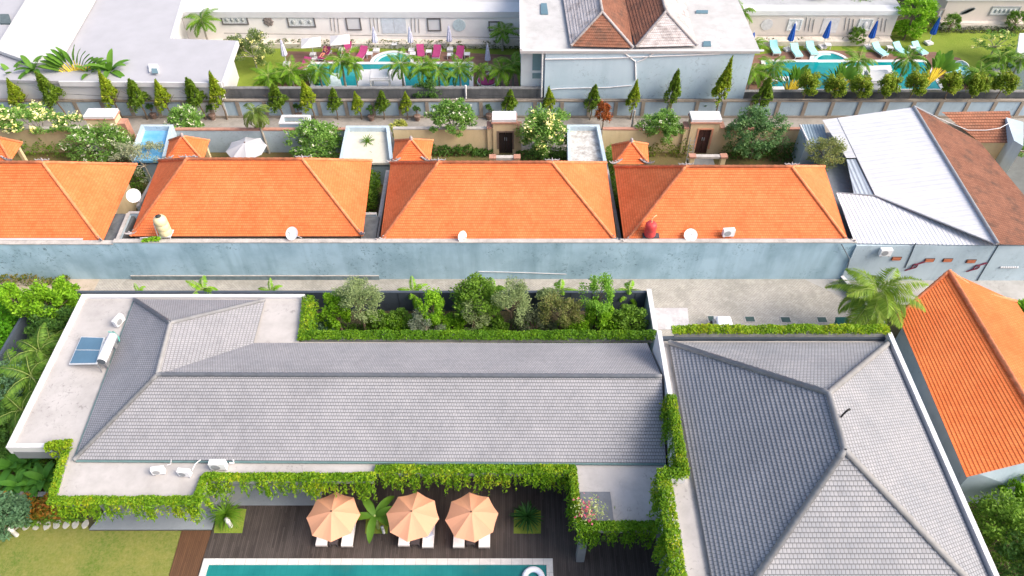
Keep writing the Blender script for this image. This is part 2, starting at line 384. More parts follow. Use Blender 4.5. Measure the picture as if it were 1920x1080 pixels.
def hedge(name, label, pts, w, h, cols, side=0, drop=0, dens=420, L=.16, W=.07, group=None, planter=None, flower=None, soff=.0, drift=.12):
    """planter foliage along a line of 3-D points (top of wall). side=+1: hangs over to the left of the direction
    of travel, -1: to the right; drop = how far the strands hang"""
    t = thing(name, label, 'hanging plant' if drop > .3 else 'hedge', pts[0], group)
    Cs, As, Bs = [], [], []
    pm = MB(); pts = [Vector(p) for p in pts]; nq = len(pts)
    for a, b in zip(pts[:-1], pts[1:]):
        ln = (b-a).length; d = (b-a)/ln; nrm = V(-d.y, d.x, 0).normalized()
        n = int(ln*dens)
        lumps = [(random.uniform(0, ln), random.uniform(.5, 1.0)) for _ in range(max(2, int(ln*1.6)))]
        tt = RNG.uniform(-w*.3, ln + w*.3, n); u = RNG.uniform(-.5, .5, n)*w; hh = np.zeros(n)
        for lc, ls in lumps: hh = np.maximum(hh, ls*np.exp(-((tt-lc)/.45)**2))
        z = RNG.uniform(0, 1, n)**.6 * h * (.55 + .6*hh) * np.sqrt(np.maximum(0, 1 - (2*u/w)**2*.6))
        C = np.array(a)[None] + tt[:, None]*np.array(d)[None] + u[:, None]*np.array(nrm)[None]; C[:, 2] += z
        A, B = rand_leaves(C, L, W, .4); Cs.append(C); As.append(A); Bs.append(B)
        if planter: pm.wall(a, b, planter, a.z - .28, a.z + .02)
        if side and drop:
            on = np.array(nrm)*side; ns = int(ln*30)
            for _ in range(ns):
                s0 = random.uniform(-w*.2, ln + w*.2); lump = .3
                for lc, ls in lumps: lump = max(lump, ls*math.exp(-((s0-lc)/.4)**2))
                
                if random.random() > .35 + .75*lump: continue
                dl = drop*random.choice((.5,.8,1.,1.25))*random.uniform(.7, 1.1)*(.45 + .6*lump); m = max(4, int(dl*17)); q = np.linspace(0, 1, m)
                base = np.array(a) + np.array(d)*s0 + on*(w*.35 + soff); wob = random.uniform(.1, .34); dr = random.uniform(-drift, drift)
                C = base[None] + on[None]*(np.sqrt(q)[:, None]*wob) + np.array(d)[None]*(q[:, None]*dr*dl)
                C[:, 2] += .2*h - q*dl; C += RNG.normal(size=C.shape)*.045
                A = np.tile(np.array([0, 0, -1.]), (m, 1)) + RNG.normal(size=(m, 3))*.55; A = unit(A)*L*.6*RNG.uniform(.7, 1.4, (m, 1))
                B = unit(np.cross(A, on[None] + RNG.normal(size=(m, 3))*.7))*W*.55
                Cs.append(C); As.append(A); Bs.append(B)
    leaf_obj('foliage', np.concatenate(Cs), np.concatenate(As), np.concatenate(Bs), leafm(name + '_leaf' + str(len(MATS)), cols, .35), t, off=t.location)
    if planter: build('planter', pm, stained('planter_render', (.34,.34,.33), (.13,.14,.14), .7, 1), t)
    return t
def scatter_cover(name, poly, n, cols, L=.2, W=.1, h=.35, label=None):
    "ground cover nobody could count, over a convex quad of 3-D points"
    a, b, c, d = [np.array(p) for p in poly]; s = RNG.uniform(0, 1, (n, 1)); t = RNG.uniform(0, 1, (n, 1))
    C = (a*(1-s) + b*s)*(1-t) + (d*(1-s) + c*s)*t; C[:, 2] += RNG.uniform(0, h, n)*RNG.uniform(.3, 1, n)
    A, B = rand_leaves(C, L, W, .5); o = leaf_obj(name, C, A, B, leafm(name + '_leaf' + str(len(MATS)), cols)); o['kind'] = 'stuff'; return o
# ------------------------------------------------------------------ roof helpers
def slope(mb, a, b, c, d, course=.3, lift=.045):
    "tiled slope laid in stepped courses; a-b eave, d-c ridge (d above a); c == d gives a triangle"
    a, b, c, d = map(Vector, (a, b, c, d)); e = (b-a).normalized(); mid = (c+d)/2 - (a+b)/2
    ln = (mid - e*mid.dot(e)).length; n = max(3, round(ln/course)); nrm = e.cross(mid).normalized()
    if nrm.z < 0: nrm = -nrm
    for i in range(n):
        t0, t1 = i/n, (i+1)/n; p0, p1, p2, p3 = a.lerp(d, t0), b.lerp(c, t0), b.lerp(c, t1), a.lerp(d, t1)
        q0, q1 = p0 + nrm*lift, p1 + nrm*lift; v0, v1 = i*course + .001, (i+1)*course - .001; f = lambda p: (p-a).dot(e) + 50
        fl = [q0, q1, p2, p3]; uv = [(f(q0), v0), (f(q1), v0), (f(p2), v1), (f(p3), v1)]
        if e.cross(mid).z < 0: fl = fl[::-1]; uv = uv[::-1]
        mb.face(fl, uv); mb.face([p0, p1, q1, q0], [(f(p0), v0), (f(p1), v0), (f(p1), v0+.02), (f(p0), v0+.02)])
def ridge(mb, p, q, r=.13, seg=.42, lift=.05):
    p, q = Vector(p) + V(0,0,lift), Vector(q) + V(0,0,lift); n = max(2, int((q-p).length/seg)); path, rad = [], []
    for i in range(n):
        path += [p.lerp(q, i/n), p.lerp(q, (i+.96)/n)]; rad += [r*1.12, r*.9]
    mb.tube(path, rad, 8, True)
def horn(mb, p, direction, s=1.0):
    "upturned carved corner finial of a Balinese roof"
    d = Vector(direction); d.z = 0; d.normalize(); p = Vector(p)
    pts = [p - d*.9*s + V(0,0,.42*s), p - d*.4*s + V(0,0,.16*s), p + V(0,0,.06*s), p + d*.4*s + V(0,0,.14*s), p + d*.75*s + V(0,0,.4*s), p + d*.85*s + V(0,0,.62*s)]
    mb.tube(pts, [.11*s, .14*s, .15*s, .13*s, .09*s, .03*s], 6)
    for k, (o, z) in enumerate(((-.5, .34), (-.1, .28), (.3, .32))):
        c = p + d*o*s; mb.tube([c + V(0,0,z*s*.4), c + d*.1*s + V(0,0,z*s + .12*s), c + d*.22*s + V(0,0,z*s + .1*s)], [.07*s, .05*s, .02*s], 5)
def crown_fin(mb, p, s=1.0):
    "carved ridge ornament: a central peak between two curling arms"
    p = Vector(p)
    mb.tube([p, p + V(0,0,.25*s), p + V(0,0,.55*s)], [.16*s, .12*s, .03*s], 6)
    for g in (-1, 1):
        mb.tube([p + V(g*.1*s,0,.12*s), p + V(g*.45*s,0,.2*s), p + V(g*.8*s,0,.12*s), p + V(g*1.0*s,0,.3*s), p + V(g*.9*s,0,.42*s)], [.1*s, .09*s, .08*s, .06*s, .02*s], 5)
        mb.tube([p + V(g*.35*s,0,.22*s), p + V(g*.5*s,0,.4*s)], [.05*s, .02*s], 5)
# ================================================================== materials of the place
ORANGE = tile('orange_tile', (.66,.145,.04), (.86,.245,.085), .16, .2, .38, moss=(.42,.14,.07), mossamt=.12, jw=.08, prof=.2)
ORANGE_CAP = plain('orange_ridge', (.66,.22,.1), .8, .25, 2)
GREY = tile('grey_tile', (.275,.278,.30), (.37,.365,.385), .15, .19, .7, jw=.09, prof=.25)
GREY_CAP = plain('grey_ridge', (.25,.25,.255), .7, .12, 2)
BROWN = tile('brown_tile', (.21,.085,.05), (.35,.155,.095), .17, .21, .55, moss=(.09,.06,.045), mossamt=.7)
PALETILE = tile('bleached_tile', (.5,.45,.44), (.62,.58,.58), .17, .21, .5, moss=(.2,.17,.16), mossamt=.65)
SLAB = stained('slab_concrete', (.47,.447,.435), (.28,.262,.25), .6, .35, False)
SLAB2 = stained('slab_concrete_wet', (.52,.53,.53), (.33,.36,.38), .6, .45, False)
WHITE = plain('white_paint', (.6,.6,.615), .6, .05, 1)
WHITE_ST = stained('white_roof', (.53,.525,.53), (.42,.41,.40), .35, .5, False)
VILLA_GREY = plain('villa_grey_render', (.2,.215,.225), .8, .1, 1)
NAVY = stained('charcoal_wall', (.075,.095,.125), (.045,.055,.07), .4, .6)
BLUE = stained('blue_render', (.41,.58,.69), (.18,.30,.37), .85, .32)
BLUE2 = stained('pale_blue_render', (.46,.56,.63), (.26,.34,.4), .5, .4)
BLUEBIG = stained('big_blue_render', (.5,.62,.7), (.3,.42,.5), .55, .22)
CREAM = stained('cream_render', (.66,.53,.33), (.38,.29,.18), .35, .7)
TRIM = plain('terracotta_trim', (.42,.22,.16), .85, .2, 2)
COPING = stained('stone_coping', (.5,.47,.44), (.24,.23,.22), .7, 1)
DARKCON = stained('dark_concrete', (.15,.155,.16), (.05,.055,.06), .8, .7)
PALEWALL = plain('ivory_wall', (.8,.765,.75), .8, .05, 1)
GREYMET = plain('grey_metal', (.3,.31,.33), .5, .1, 2, metal=.3)
ORN = plain('ornament_stone', (.33,.31,.32), .85, .3, 6)
METROOF = corr('white_metal_sheet', (.60,.605,.63), (.52,.53,.565), .5, .6)
CORR = corr('pale_corrugated_sheet', (.62,.63,.67), (.52,.54,.58), .3, .6)
LAWN = grass('lawn', (.09,.16,.02), (.21,.22,.05), (.36,.30,.13), .45)
LAWN2 = grass('garden_lawn', (.15,.24,.03), (.20,.28,.045), (.26,.25,.06), .5)
SOIL = grass('soil', (.10,.085,.055), (.055,.07,.03), (.16,.12,.08), .8)

# ================================================================== ground and paving
def sheet(name, pts, z, mat, kind='structure'):
    mb = MB(); pts = [V(p[0], p[1], z) for p in pts]
    if sum(a.x*b.y-b.x*a.y for a, b in zip(pts, pts[1:] + pts[:1])) < 0: pts = pts[::-1]
    mb.face(pts); return struct(name, mb, mat, kind)
sheet('ground', [(-400,-150),(400,-150),(400,400),(-400,400)], 0, SOIL)
PAVE = paving('alley_paving', (.42,.395,.36), (.50,.47,.42), .22, .11)
sheet('alley', [(-31.5,36.1),(9.6,36.1),(9.6,39.1),(-31.5,39.1)], .02, PAVE)
sheet('driveway', [(9.604,28.2),(24.6,28.2),(25.6,36.5),(22.3,39.1),(9.604,39.1)], .02, PAVE)
sheet('dirt_path', [(-60,36.2),(-31.504,36.1),(-31.504,39.1),(-60,39.1)], .016, stained('dirt', (.52,.43,.35), (.2,.19,.1), .6, .35, False))
sheet('pavement', [(22.3,39.1),(25.6,36.5),(60,36.5),(60,39.1)], .024, stained('street_concrete', (.42,.41,.4), (.22,.22,.2), .5, .6, False))
sheet('concrete_pad', [P(1220,578), P(1289,578), P(1293,618), P(1225,618)], .03, stained('pad', (.48,.46,.48), (.7,.68,.68), .9, .9, False))
# lower terrace, deck, pool, lawn
TA, TB, TC = P(398,994), P(411,949), P(600,949)
struct('terrace', MB().prism([P(168,994), TA, TB, TC, (TC.x,24), (-22.5,24)], -.2, .1), stained('terrace_stone', (.25,.28,.31), (.17,.19,.21), .4, .8, False))
DECK = planks('dark_deck', (.038,.03,.027), (.095,.078,.07), .105)
dk = [P(398.6,995), P(372,1080), (-11.8,8), (9,8), (9.2,22.5), (TC.x+.004,22.5), (TC.x+.004,TC.y-.004), (TB.x+.004,TB.y-.004)]
sheet('pool_deck', dk, .09, DECK)
sheet('brown_deck', [P(342,996), P(397.4,996), P(371.4,1080), (-11.83,8), (-13.4,8), P(318,1080)], .086, planks('brown_deck_boards', (.085,.042,.022), (.14,.07,.035), .105))
sheet('lawn', [(-60,21.2), P(0,962), P(100,962), P(165,985), P(168,996), P(341,996), P(317,1080), (-13.6,6), (-60,6)], .05, LAWN)
p0, p1, p2, p3 = P(383,1049), P(1036,1049), P(1037,1080), P(373,1080)
cop = MB(); x0, x1 = p0.x + .02, p1.x; y1 = p0.y; wd = .36
ix0, ix1, iy1 = x0 + wd, x1 - wd, y1 - wd
cop.box(x0, x1, iy1, y1, .02, .16); cop.box(x0, ix0, 8.5, iy1-.002, .02, .16); cop.box(ix1, x1, 8.5, iy1-.002, .02, .16)
pool = thing('swimming_pool', 'teal swimming pool with pale stone coping in the dark deck', 'swimming pool', (x0, y1, 0))
build('coping', cop, paving('coping_stone', (.55,.54,.53), (.62,.6,.58), .6, .8, (.5,.48,.46)), pool)
build('water', MB().face([(ix0,8.5,.1),(ix1,8.5,.1),(ix1,iy1,.1),(ix0,iy1,.1)]), water('pool_water', (.008,.15,.155), (.015,.2,.195)), pool)
for k, (lab, c) in enumerate((('square grass inset in the deck below the hanging vines, beside the brown boards', [(407,956),(463,956),(455,1001),(402,1001)]),
        ('square grass inset between the first and second orange umbrella', [(688,958),(731,958),(727,1002),(685,1002)]),
        ('square grass inset around the spiky cycad', [(964,958),(1014,958),(1014,1002),(963,1002)]))):
    sheet('grass', [P(*q) for q in c], .11, LAWN2)

# ================================================================== main villa (long grey hip roof)
ZS, ZE, ZR = 4.0, 4.15, 6.5
A = lambda x, y, z: P(x, y, z)
mv = thing('grey_villa', 'long flat-edged villa with grey tiled L-shaped hip roof beside the pool deck', 'villa', (-8, 26, 0))
sl_pts = [A(18,837,ZS), A(157,557,ZS), A(574,557,ZS), A(560,641,ZS), (8.66, 29.7), (8.66, 21.0), (8.2, A(1222,980,ZS).y), A(1084,980,ZS), A(1071,873,ZS), A(706,873,ZS), A(700,889,ZS), A(384,889,ZS), A(362,932,ZS), A(105,932,ZS), A(128,845,ZS), A(126,838,ZS)]
build('flat_roof', MB().prism(sl_pts, 3.55, ZS), SLAB, mv)
wm = MB(); wm.prism([A(105,936,ZS)+V(.6,1.2,0), A(362,936,ZS)+V(0,1.2,0), (-14.5,22.4), (3.6,22.4), (3.6,20.5), (8.2,20.5), (8.2,29.5), (-16.2,29.5), (-16.2,33), (-24.6,33), (-24.3,22)], 0, 3.549)
build('wall', wm, VILLA_GREY, mv)
par = MB()
def rim(mb, pts, z0, z1, th=.28):
    mb.line(pts, th, z0, z1)
rim(par, [A(97,838,ZS), A(20,838,ZS), A(158,557.5,ZS), A(572,557.5,ZS)], 3.5, 4.18)
build('parapet', par, WHITE, mv)
fa = MB(); fa.prism([A(22,838,ZS)+V(0,-.16,0), A(122,838,ZS)+V(0,-.16,0), A(122,838,ZS)+V(0,.3,0), A(22,838,ZS)+V(0,.3,0)], 3.0, 3.7)
build('fascia', fa, VILLA_GREY, mv)
e1, e2 = A(140,862,ZE), A(1250,868,ZE); j = A(295,703,ZR); rr = A(1243,706,ZR); pk = A(320,606,ZR); c1 = A(253,562,ZE); c2 = A(497,563,ZE); vb = A(475,644,ZE); be = A(1240,644,ZE)
e2.x = 8.62; rr.x = 8.62; be.x = 8.62
rm = MB(); slope(rm, e1, e2, rr, j, .19, .035); slope(rm, c1, e1, j, pk, .19, .035); slope(rm, c2, c1, pk, pk, .19, .035); slope(rm, vb, c2, pk, j, .19, .035); slope(rm, be, vb, j, rr, .19, .035)
rf = build('tiled_roof', rm, GREY, mv)
cm = MB(); ridge(cm, j, rr); ridge(cm, e1, j); ridge(cm, j, pk); ridge(cm, c1, pk); ridge(cm, pk, c2)
build('ridge_cap', cm, GREY_CAP, rf)
gt = MB(); gt.tube([e1 + V(.1,-.06,-.04), e2 + V(0,-.06,-.04)], .07, 6); gt.tube([e1 + V(-.06,0,-.04), c1 + V(-.06,0,-.04)], .06, 6)
build('gutter', gt, plain('green_gutter', (.12,.2,.2), .5), rf)
# skylight patch on the terrace roof
sq = MB(); q = [A(1088,923,ZS), A(1144,923,ZS), A(1151,978,ZS), A(1088,978,ZS)]; sq.prism(q, ZS, ZS + .06)
build('roof_hatch', sq, plain('hatch_grey', (.16,.17,.19), .6), mv)
cb = P(1087,1048); col = MB().obox((cb.x, cb.y, 1.9), .45, .45, 3.8)
build('column', col, VILLA_GREY, mv)
# windows of the villa, under the hanging vines
gl = MB()
for x in np.arange(-14.0, 2.6, 2.4): gl.box(x, x + 2.1, 22.36, 22.45, .2, 2.8)
build('window', gl, glass('villa_glass'), mv)

# ================================================================== right villa (large grey hip roof)
ZS2, ZE2, ZP2 = 5.75, 5.95, 6.6
rv = thing('grey_villa', 'tall square villa with steep grey hip roof, nearest building at the lower right', 'villa', (16, 20, 0))
L1, L2 = A(1255,643,ZE2), A(1667,643,ZE2); YB = (L1.y+L2.y)/2; L1.y = L2.y = YB
yp = YB - (L2.x-L1.x)/2; xm = (L1.x+L2.x)/2
zap = CAMH - PY(1553,738,yp).z; zap = PY(1553,738,yp).z; t1 = PY(1553,738,yp); t2 = P(1583,845,zap)
yf = t2.y - (L2.x-L1.x)/2; F1 = V(L1.x, yf, ZE2); F2 = V(L2.x, yf, ZE2)
rm = MB(); slope(rm, L1, F1, t2, t1, .235); slope(rm, F1, F2, t2, t2, .235); slope(rm, F2, L2, t1, t2, .235); slope(rm, L2, L1, t1, t1, .235)
rf = build('tiled_roof', rm, tile('grey_tile_large', (.27,.28,.305), (.365,.36,.375), .19, .235, .75, jw=.08, prof=.25), rv)
cm = MB(); ridge(cm, t1, t2, .16); ridge(cm, L1, t1, .16); ridge(cm, L2, t1, .16); ridge(cm, F1, t2, .16); ridge(cm, F2, t2, .16); build('ridge_cap', cm, GREY_CAP, rf)
XW, XW2 = 8.9, 7.9; XE = A(1679,660,ZS2).x
XE = (P(1672,632,ZP2).x + P(1878,1076,ZP2).x)/2
YN = P(1450,622,ZP2).y; YJ = P(1250,888,ZP2).y
build('flat_roof', MB().prism([(XW,YN),(XE,YN),(XE,8),(XW2,8),(XW2,YJ),(XW,YJ)], 5.3, ZS2), SLAB, rv)
build('wall', MB().prism([(XW+.1,YN-.1),(XE-.1,YN-.1),(XE-.1,8.2),(XW2+.4,8.2),(XW2+.4,YJ-.4),(XW+.1,YJ-.4)], 0, 5.299), VILLA_GREY, rv)
PW = plain('parapet_white', (.68,.68,.69), .7, .06, 1)
build('parapet', MB().wall((XW,YN+.1),(XW,YJ+.124),.26,4.1,ZP2), PW, rv); build('parapet', MB().wall((XE,YN+.13),(XE,8),.26,5.0,ZP2-.2), PW, rv)
build('back_parapet', MB().wall((XW+.14,YN+.05),(XE-.14,YN+.05),.2,5.0,6.0), NAVY, rv)
build('parapet', MB().line([(XW+.13,YJ),(XW2,YJ),(XW2,8)],.24,4.1,ZP2-.35), PW, rv)
inn = MB(); inn.wall((XE-.3,YN-.3),(XE-.3,8),.3,ZS2,ZS2+.12); build('roof_gutter', inn, plain('gutter_grey', (.26,.33,.35), .6), rv)

# ================================================================== walls round the villa gardens
def wall_thing(name, label, segs, th, z0, z1, mat, cap=None, capmat=None, cat='wall', group=None):
    t = thing(name, label, cat, (segs[0][0][0], segs[0][0][1], 0), group); mb = MB()
    for a, b in segs: mb.wall(a, b, th, z0, z1)
    build('wall', mb, mat, t)
    if cap:
        cm = MB()
        for a, b in segs: cm.wall(a, b, th + .08, z1, z1 + cap)
        build('coping', cm, capmat or mat, t)
    return t
gw = wall_thing('garden_wall', 'charcoal boundary wall behind the trees of the narrow back garden', [((-34,36),(9.65,36))], .2, 0, 2.0, NAVY)
gj = MB()
for x in np.arange(-33, 9, 1.55): gj.box(x, x + .03, 35.88, 35.898, .05, 1.95)
build('panel_joint', gj, plain('joint', (.03,.04,.05)), gw)
wall_thing('garden_wall', 'charcoal side wall between the left garden and the bright green shrubs', [((-34.1,35.89),(-34.1,18))], .2, 0, 2.0, NAVY)
wall_thing('garden_wall', 'pale grey wall closing the back garden beside the driveway', [((9.8,36.1),(9.8,28.3))], .26, 0, 2.15, plain('pale_grey_render', (.36,.42,.44), .8), .03, WHITE)
a = P(0,927,.6); b = P(98,927,.6)
wall_thing('planter_wall', 'low grey planter wall above the orange croton bed', [((a.x-3,a.y),(b.x,b.y))], .22, 0, .6, NAVY, .05, GREYMET)
a, b, c_ = P(1573,530), P(1600,570), P(1655,622)
wall_thing('low_wall', 'low dark kerb wall slanting beside the big palm at the driveway end', [((a.x,a.y),(c_.x,c_.y))], .2, 0, .7, NAVY, .05, WHITE)
wall_thing('side_wall', 'dark narrow wall between the tall villa and the slanted orange house', [((XE+.55,YN-.6),(XE+.55,9))], .12, 0, 2.4, NAVY)

# ================================================================== long blue wall along the alley
bw = thing('alley_wall', 'long weathered blue wall running along the paved alley', 'wall', (0, 39.3, 0))
XB = PY(1590,490,39.1).x
def bwpart(x0, x1, z1, mb): mb.box(x0, x1, 39.1, 39.38, 0, z1)
m = MB(); bwpart(-60, PY(212,457,39.1).x, 3.72, m); bwpart(PY(212,457,39.1).x+.002, XB, 3.85, m); build('wall', m, BLUE, bw)
m = MB(); m.box(PY(212,457,39.1).x+.01, XB-.002, 39.07, 39.46, 3.851, 3.93); m.box(-60, PY(212,457,39.1).x, 39.04, 39.44, 3.721, 3.79); build('coping', m, COPING, bw)
m = MB(); m.box(PY(243,515,39).x, PY(710,515,39).x, 39.0, 39.098, 0, .42); build('plinth', m, stained('plinth_blue', (.2,.27,.3), (.08,.11,.12), .8, .8), bw)
m = MB(); m.box(PY(243,515,39).x, PY(710,515,39).x, 39.0, 39.097, .421, .46); build('plinth_cap', m, COPING, bw)
m = MB(); m.tube([PY(897,509,39.04), PY(980,511,39.04), PY(1062,514,39.04)], .035, 6); build('pipe', m, WHITE, bw)
cw = thing('workshop', 'low building with white metal roof behind a pale blue wall', 'building', (32, 39.3, 0))
m = MB(); m.box(XB+.002, 62, 38.95, 39.3, 0, 3.7); build('wall', m, BLUE2, cw)
# corner return in the wall near the palm
for pts in ([(1578,458),(1593,486),(1588,506)], [(1717,456),(1707,480),(1697,502)], [(1872,460),(1851,495),(1830,530)]): build('drain_pipe', MB().tube([PY(x, y, 38.92) for x, y in pts], .045, 5), plain('pipe_dark', (.12,.15,.18)), cw)
for x, y in ((1681,485),(1743,488),(1777,488),(1821,490)):
    c = PY(x, y, 38.9); wn = MB(); wn.box(c.x-.36, c.x+.36, 38.9, 38.96, c.z-.16, c.z+.16); wo = build('window', wn, plain('window_recess', (.1,.06,.05)), cw)
    bm_ = MB(); bm_.box(c.x-.3, c.x+.3, 38.86, 38.899, c.z-.15, c.z-.05); bm_.box(c.x-.3, c.x+.3, 38.86, 38.899, c.z+.0, c.z+.1)
    build('frame', bm_, plain('red_brick_grille', (.5,.16,.08), .8), wo)

# ================================================================== orange tiled houses in a row
def hip_house(label, fl, fr, bl, br, r0, r1, ze, zr, finials=(1,1,1,1), wallmat=None):
    """corners and ridge ends as photo pixels"""
    FL, FR, BL, BR = P(*fl, ze), P(*fr, ze), P(*bl, ze), P(*br, ze); yf = (FL.y+FR.y)/2; yb = (BL.y+BR.y)/2
    FL.y = FR.y = yf; BL.y = BR.y = yb; ym = (yf+yb)/2; R0, R1 = PY(*r0, ym), PY(*r1, ym); z = (R0.z+R1.z)/2; R0.z = R1.z = z
    t = thing('orange_house', label, 'house', ((FL.x+FR.x)/2, yf, 0), 'orange tiled houses in a row behind the blue wall')
    mb = MB(); slope(mb, FL, FR, R1, R0, .2, .035); slope(mb, BL, FL, R0, R0, .2, .035); slope(mb, FR, BR, R1, R1, .2, .035); slope(mb, BR, BL, R0, R1, .2, .035)
    rf = build('roof', mb, ORANGE, t)
    cm = MB()
    for a, b in ((R0,R1),(FL,R0),(FR,R1),(BL,R0),(BR,R1)): ridge(cm, a, b, .12)
    build('ridge_cap', cm, ORANGE_CAP, rf)
    om = MB()
    for p, d, f in ((FL, (-1,-1,0), finials[0]), (FR, (1,-1,0), finials[1])):
        if f: om = MB(); horn(om, p + Vector(d)*-.25 + V(0,0,.12), d, .8); build('roof_ornament', om, ORN, rf)
    for p, f in ((R0, finials[2]), (R1, finials[3])):
        if f: om = MB(); crown_fin(om, p + V(0,.1,.1), .55); build('roof_ornament', om, ORN, rf)
    gm = MB(); gm.box(FL.x+.3, FR.x-.3, yf-.02, yf+.14, ze-.13, ze-.02); build('gutter', gm, plain('dark_gutter', (.07,.06,.055)), rf)
    wb = MB(); wb.prism([(FL.x+.9,yf+.8),(FR.x-.9,yf+.8),(BR.x-.9,yb-.8),(BL.x+.9,yb-.8)], 0, ze-.02); build('wall', wb, wallmat or CREAM, t)
    return t, (FL, FR, BL, BR)
H = []
H.append(hip_house('orange tiled house at the left edge with a white gutter strip', (-230,455), (192,455), (-150,309), (257,309), (-65,305), (80,305), 3.5, 7, (0,1,1,1)))
H.append(hip_house('orange tiled house with a cream water tank at its front left corner', (245,443), (680,443), (299,302), (697,302), (350,299), (567,299), 3.5, 7))
H.append(hip_house('orange tiled house in the middle, a single small dish at its front edge', (713,454), (1156,454), (733,306), (1136,306), (822,305), (1035,305), 3.5, 7))
H.append(hip_house('orange tiled house with the red tank and air conditioner on its front edge', (1171,457), (1592,457), (1152,313), (1545,313), (1285,313), (1484,313), 3.5, 7))
a = P(0,443,3.6); b = P(160,443,3.6); gs = MB(); gs.box(a.x-4, b.x, 39.55, 40.35, 3.66, 3.72)
o = build('gutter_slab', gs, WHITE_ST, H[0][0])
def pavilion(label, fl, fr, bl, br, ap, ze=3.0):
    FL, FR, BL, BR = P(*fl, ze), P(*fr, ze), P(*bl, ze), P(*br, ze); AP = PY(*ap, (FL.y+BL.y)/2)
    t = thing('porch_roof', label, 'porch', ((FL.x+FR.x)/2, FL.y, 0), 'small orange pyramid porches behind the houses')
    mb = MB()
    for a, b in ((FL,FR),(BL,FL),(FR,BR),(BR,BL)): slope(mb, a, b, AP, AP, .2, .04)
    rf = build('roof', mb, ORANGE, t); cm = MB()
    for a in (FL, FR, BL, BR): ridge(cm, a, AP, .1)
    build('ridge_cap', cm, ORANGE_CAP, rf)
    om = MB(); horn(om, FR + V(-.15,0,.1), (1,-.4,0), .7); build('roof_ornament', om, ORN, rf); om = MB(); horn(om, FL + V(.15,0,.1), (-1,-.4,0), .7); build('roof_ornament', om, ORN, rf); om = MB(); om.lathe(AP, [(.16,0),(.12,.15),(.14,.25),(.03,.4)], 8); build('roof_ornament', om, ORN, rf)
    pm = MB()
    for a, s in ((FL,(.4,.3)),(FR,(-.4,.3)),(BL,(.4,-.3)),(BR,(-.4,-.3))): pm.obox((a.x+s[0], a.y+s[1], ze/2), .28, .28, ze-.01)
    build('post', pm, CREAM, t)
pavilion('small orange porch roof cut by the left edge of the photo', (-60,303), (20,303), (-40,268), (42,268), (-5,258))
pavilion('small orange pyramid porch beside the open white garden umbrella', (310,302), (381,302), (318,264), (393,264), (342,256))
pavilion('small orange pyramid porch below the yellow-green bush', (735,306), (806,304), (741,264), (812,264), (771,262))
pavilion('small orange pyramid porch behind the red water tank house', (1150,308), (1216,308), (1147,273), (1214,271), (1184,266))

# gaps between the houses: low walls, ducts, gravel
def gapwall(label, a, b, z, th=.18, mat=None):
    a, b = P(*a, z), P(*b, z); wall_thing('yard_wall', label, [((a.x,a.y),(b.x,b.y))], th, 0, z, mat or BLUE2, .05, COPING)
gapwall('narrow white-topped wall beside the round dish in the left gap', (297,318), (258,388), 2.0)
gapwall('short wall edge slanting down the left gap to the alley', (241,400), (219,452), 3.5)
gapwall('short cross wall in the left gap between orange roofs', (241,399), (262,399), 3.45)
gapwall('mossy wall running down the gap right of the second house', (727,320), (705,452), 2.6, .22, COPING)
gapwall('cross wall at the foot of the green gap', (684,401), (706,401), 3.0)
gapwall('pale wall edge along the third house right side', (1135,300), (1163,452), 2.4, .16)
a = P(684,404,3); b = P(703,452,3)
wall_thing('yard_roof', 'dark flat roof filling the foot of the green gap', [(((a.x+b.x)/2,b.y),((a.x+b.x)/2,a.y))], 1.1, 2.0, 2.9, DARKCON)
wall_thing('yard_roof', 'dark flat roof between the first and second orange house', [((-29.7,40.0),(-29.7,43.0))], 1.6, 2.0, 3.2, DARKCON)

# ================================================================== white metal roof workshop, brown roofs
zr_, ze_ = 6.4, 3.9
TL, TR = P(1542,224,4.2), P(1713,201,5.2); BRr = P(1868,459,4.2); ML = P(1640,366,4.3)
m = MB()
def quad_uv(mb, a, b, c, d, flip=False):
    e = (Vector(b)-Vector(a)).normalized(); f = lambda p: (Vector(p)-Vector(a)).dot(e); n = (Vector(b)-Vector(a)).cross(Vector(d)-Vector(a)).normalized()
    g = n.cross(e); h = lambda p: (Vector(p)-Vector(a)).dot(g)
    pts = [a, b, c, d]
    if n.z < 0: pts = pts[::-1]
    mb.face(pts, [(f(p)+30, h(p)+30) for p in pts])
def RP(x, y, a, b, c):
    "point of plane abc seen at pixel"
    n = (b-a).cross(c-a); o = V(0,0,CAMH); d = P(x, y, 0) - o; return o + d*((a-o).dot(n)/d.dot(n))
G1 = P(1570,221,4.2); G2 = RP(1641,367, G1, TR, P(1868,459,4.4)); BRr = P(1868,459,4.4)
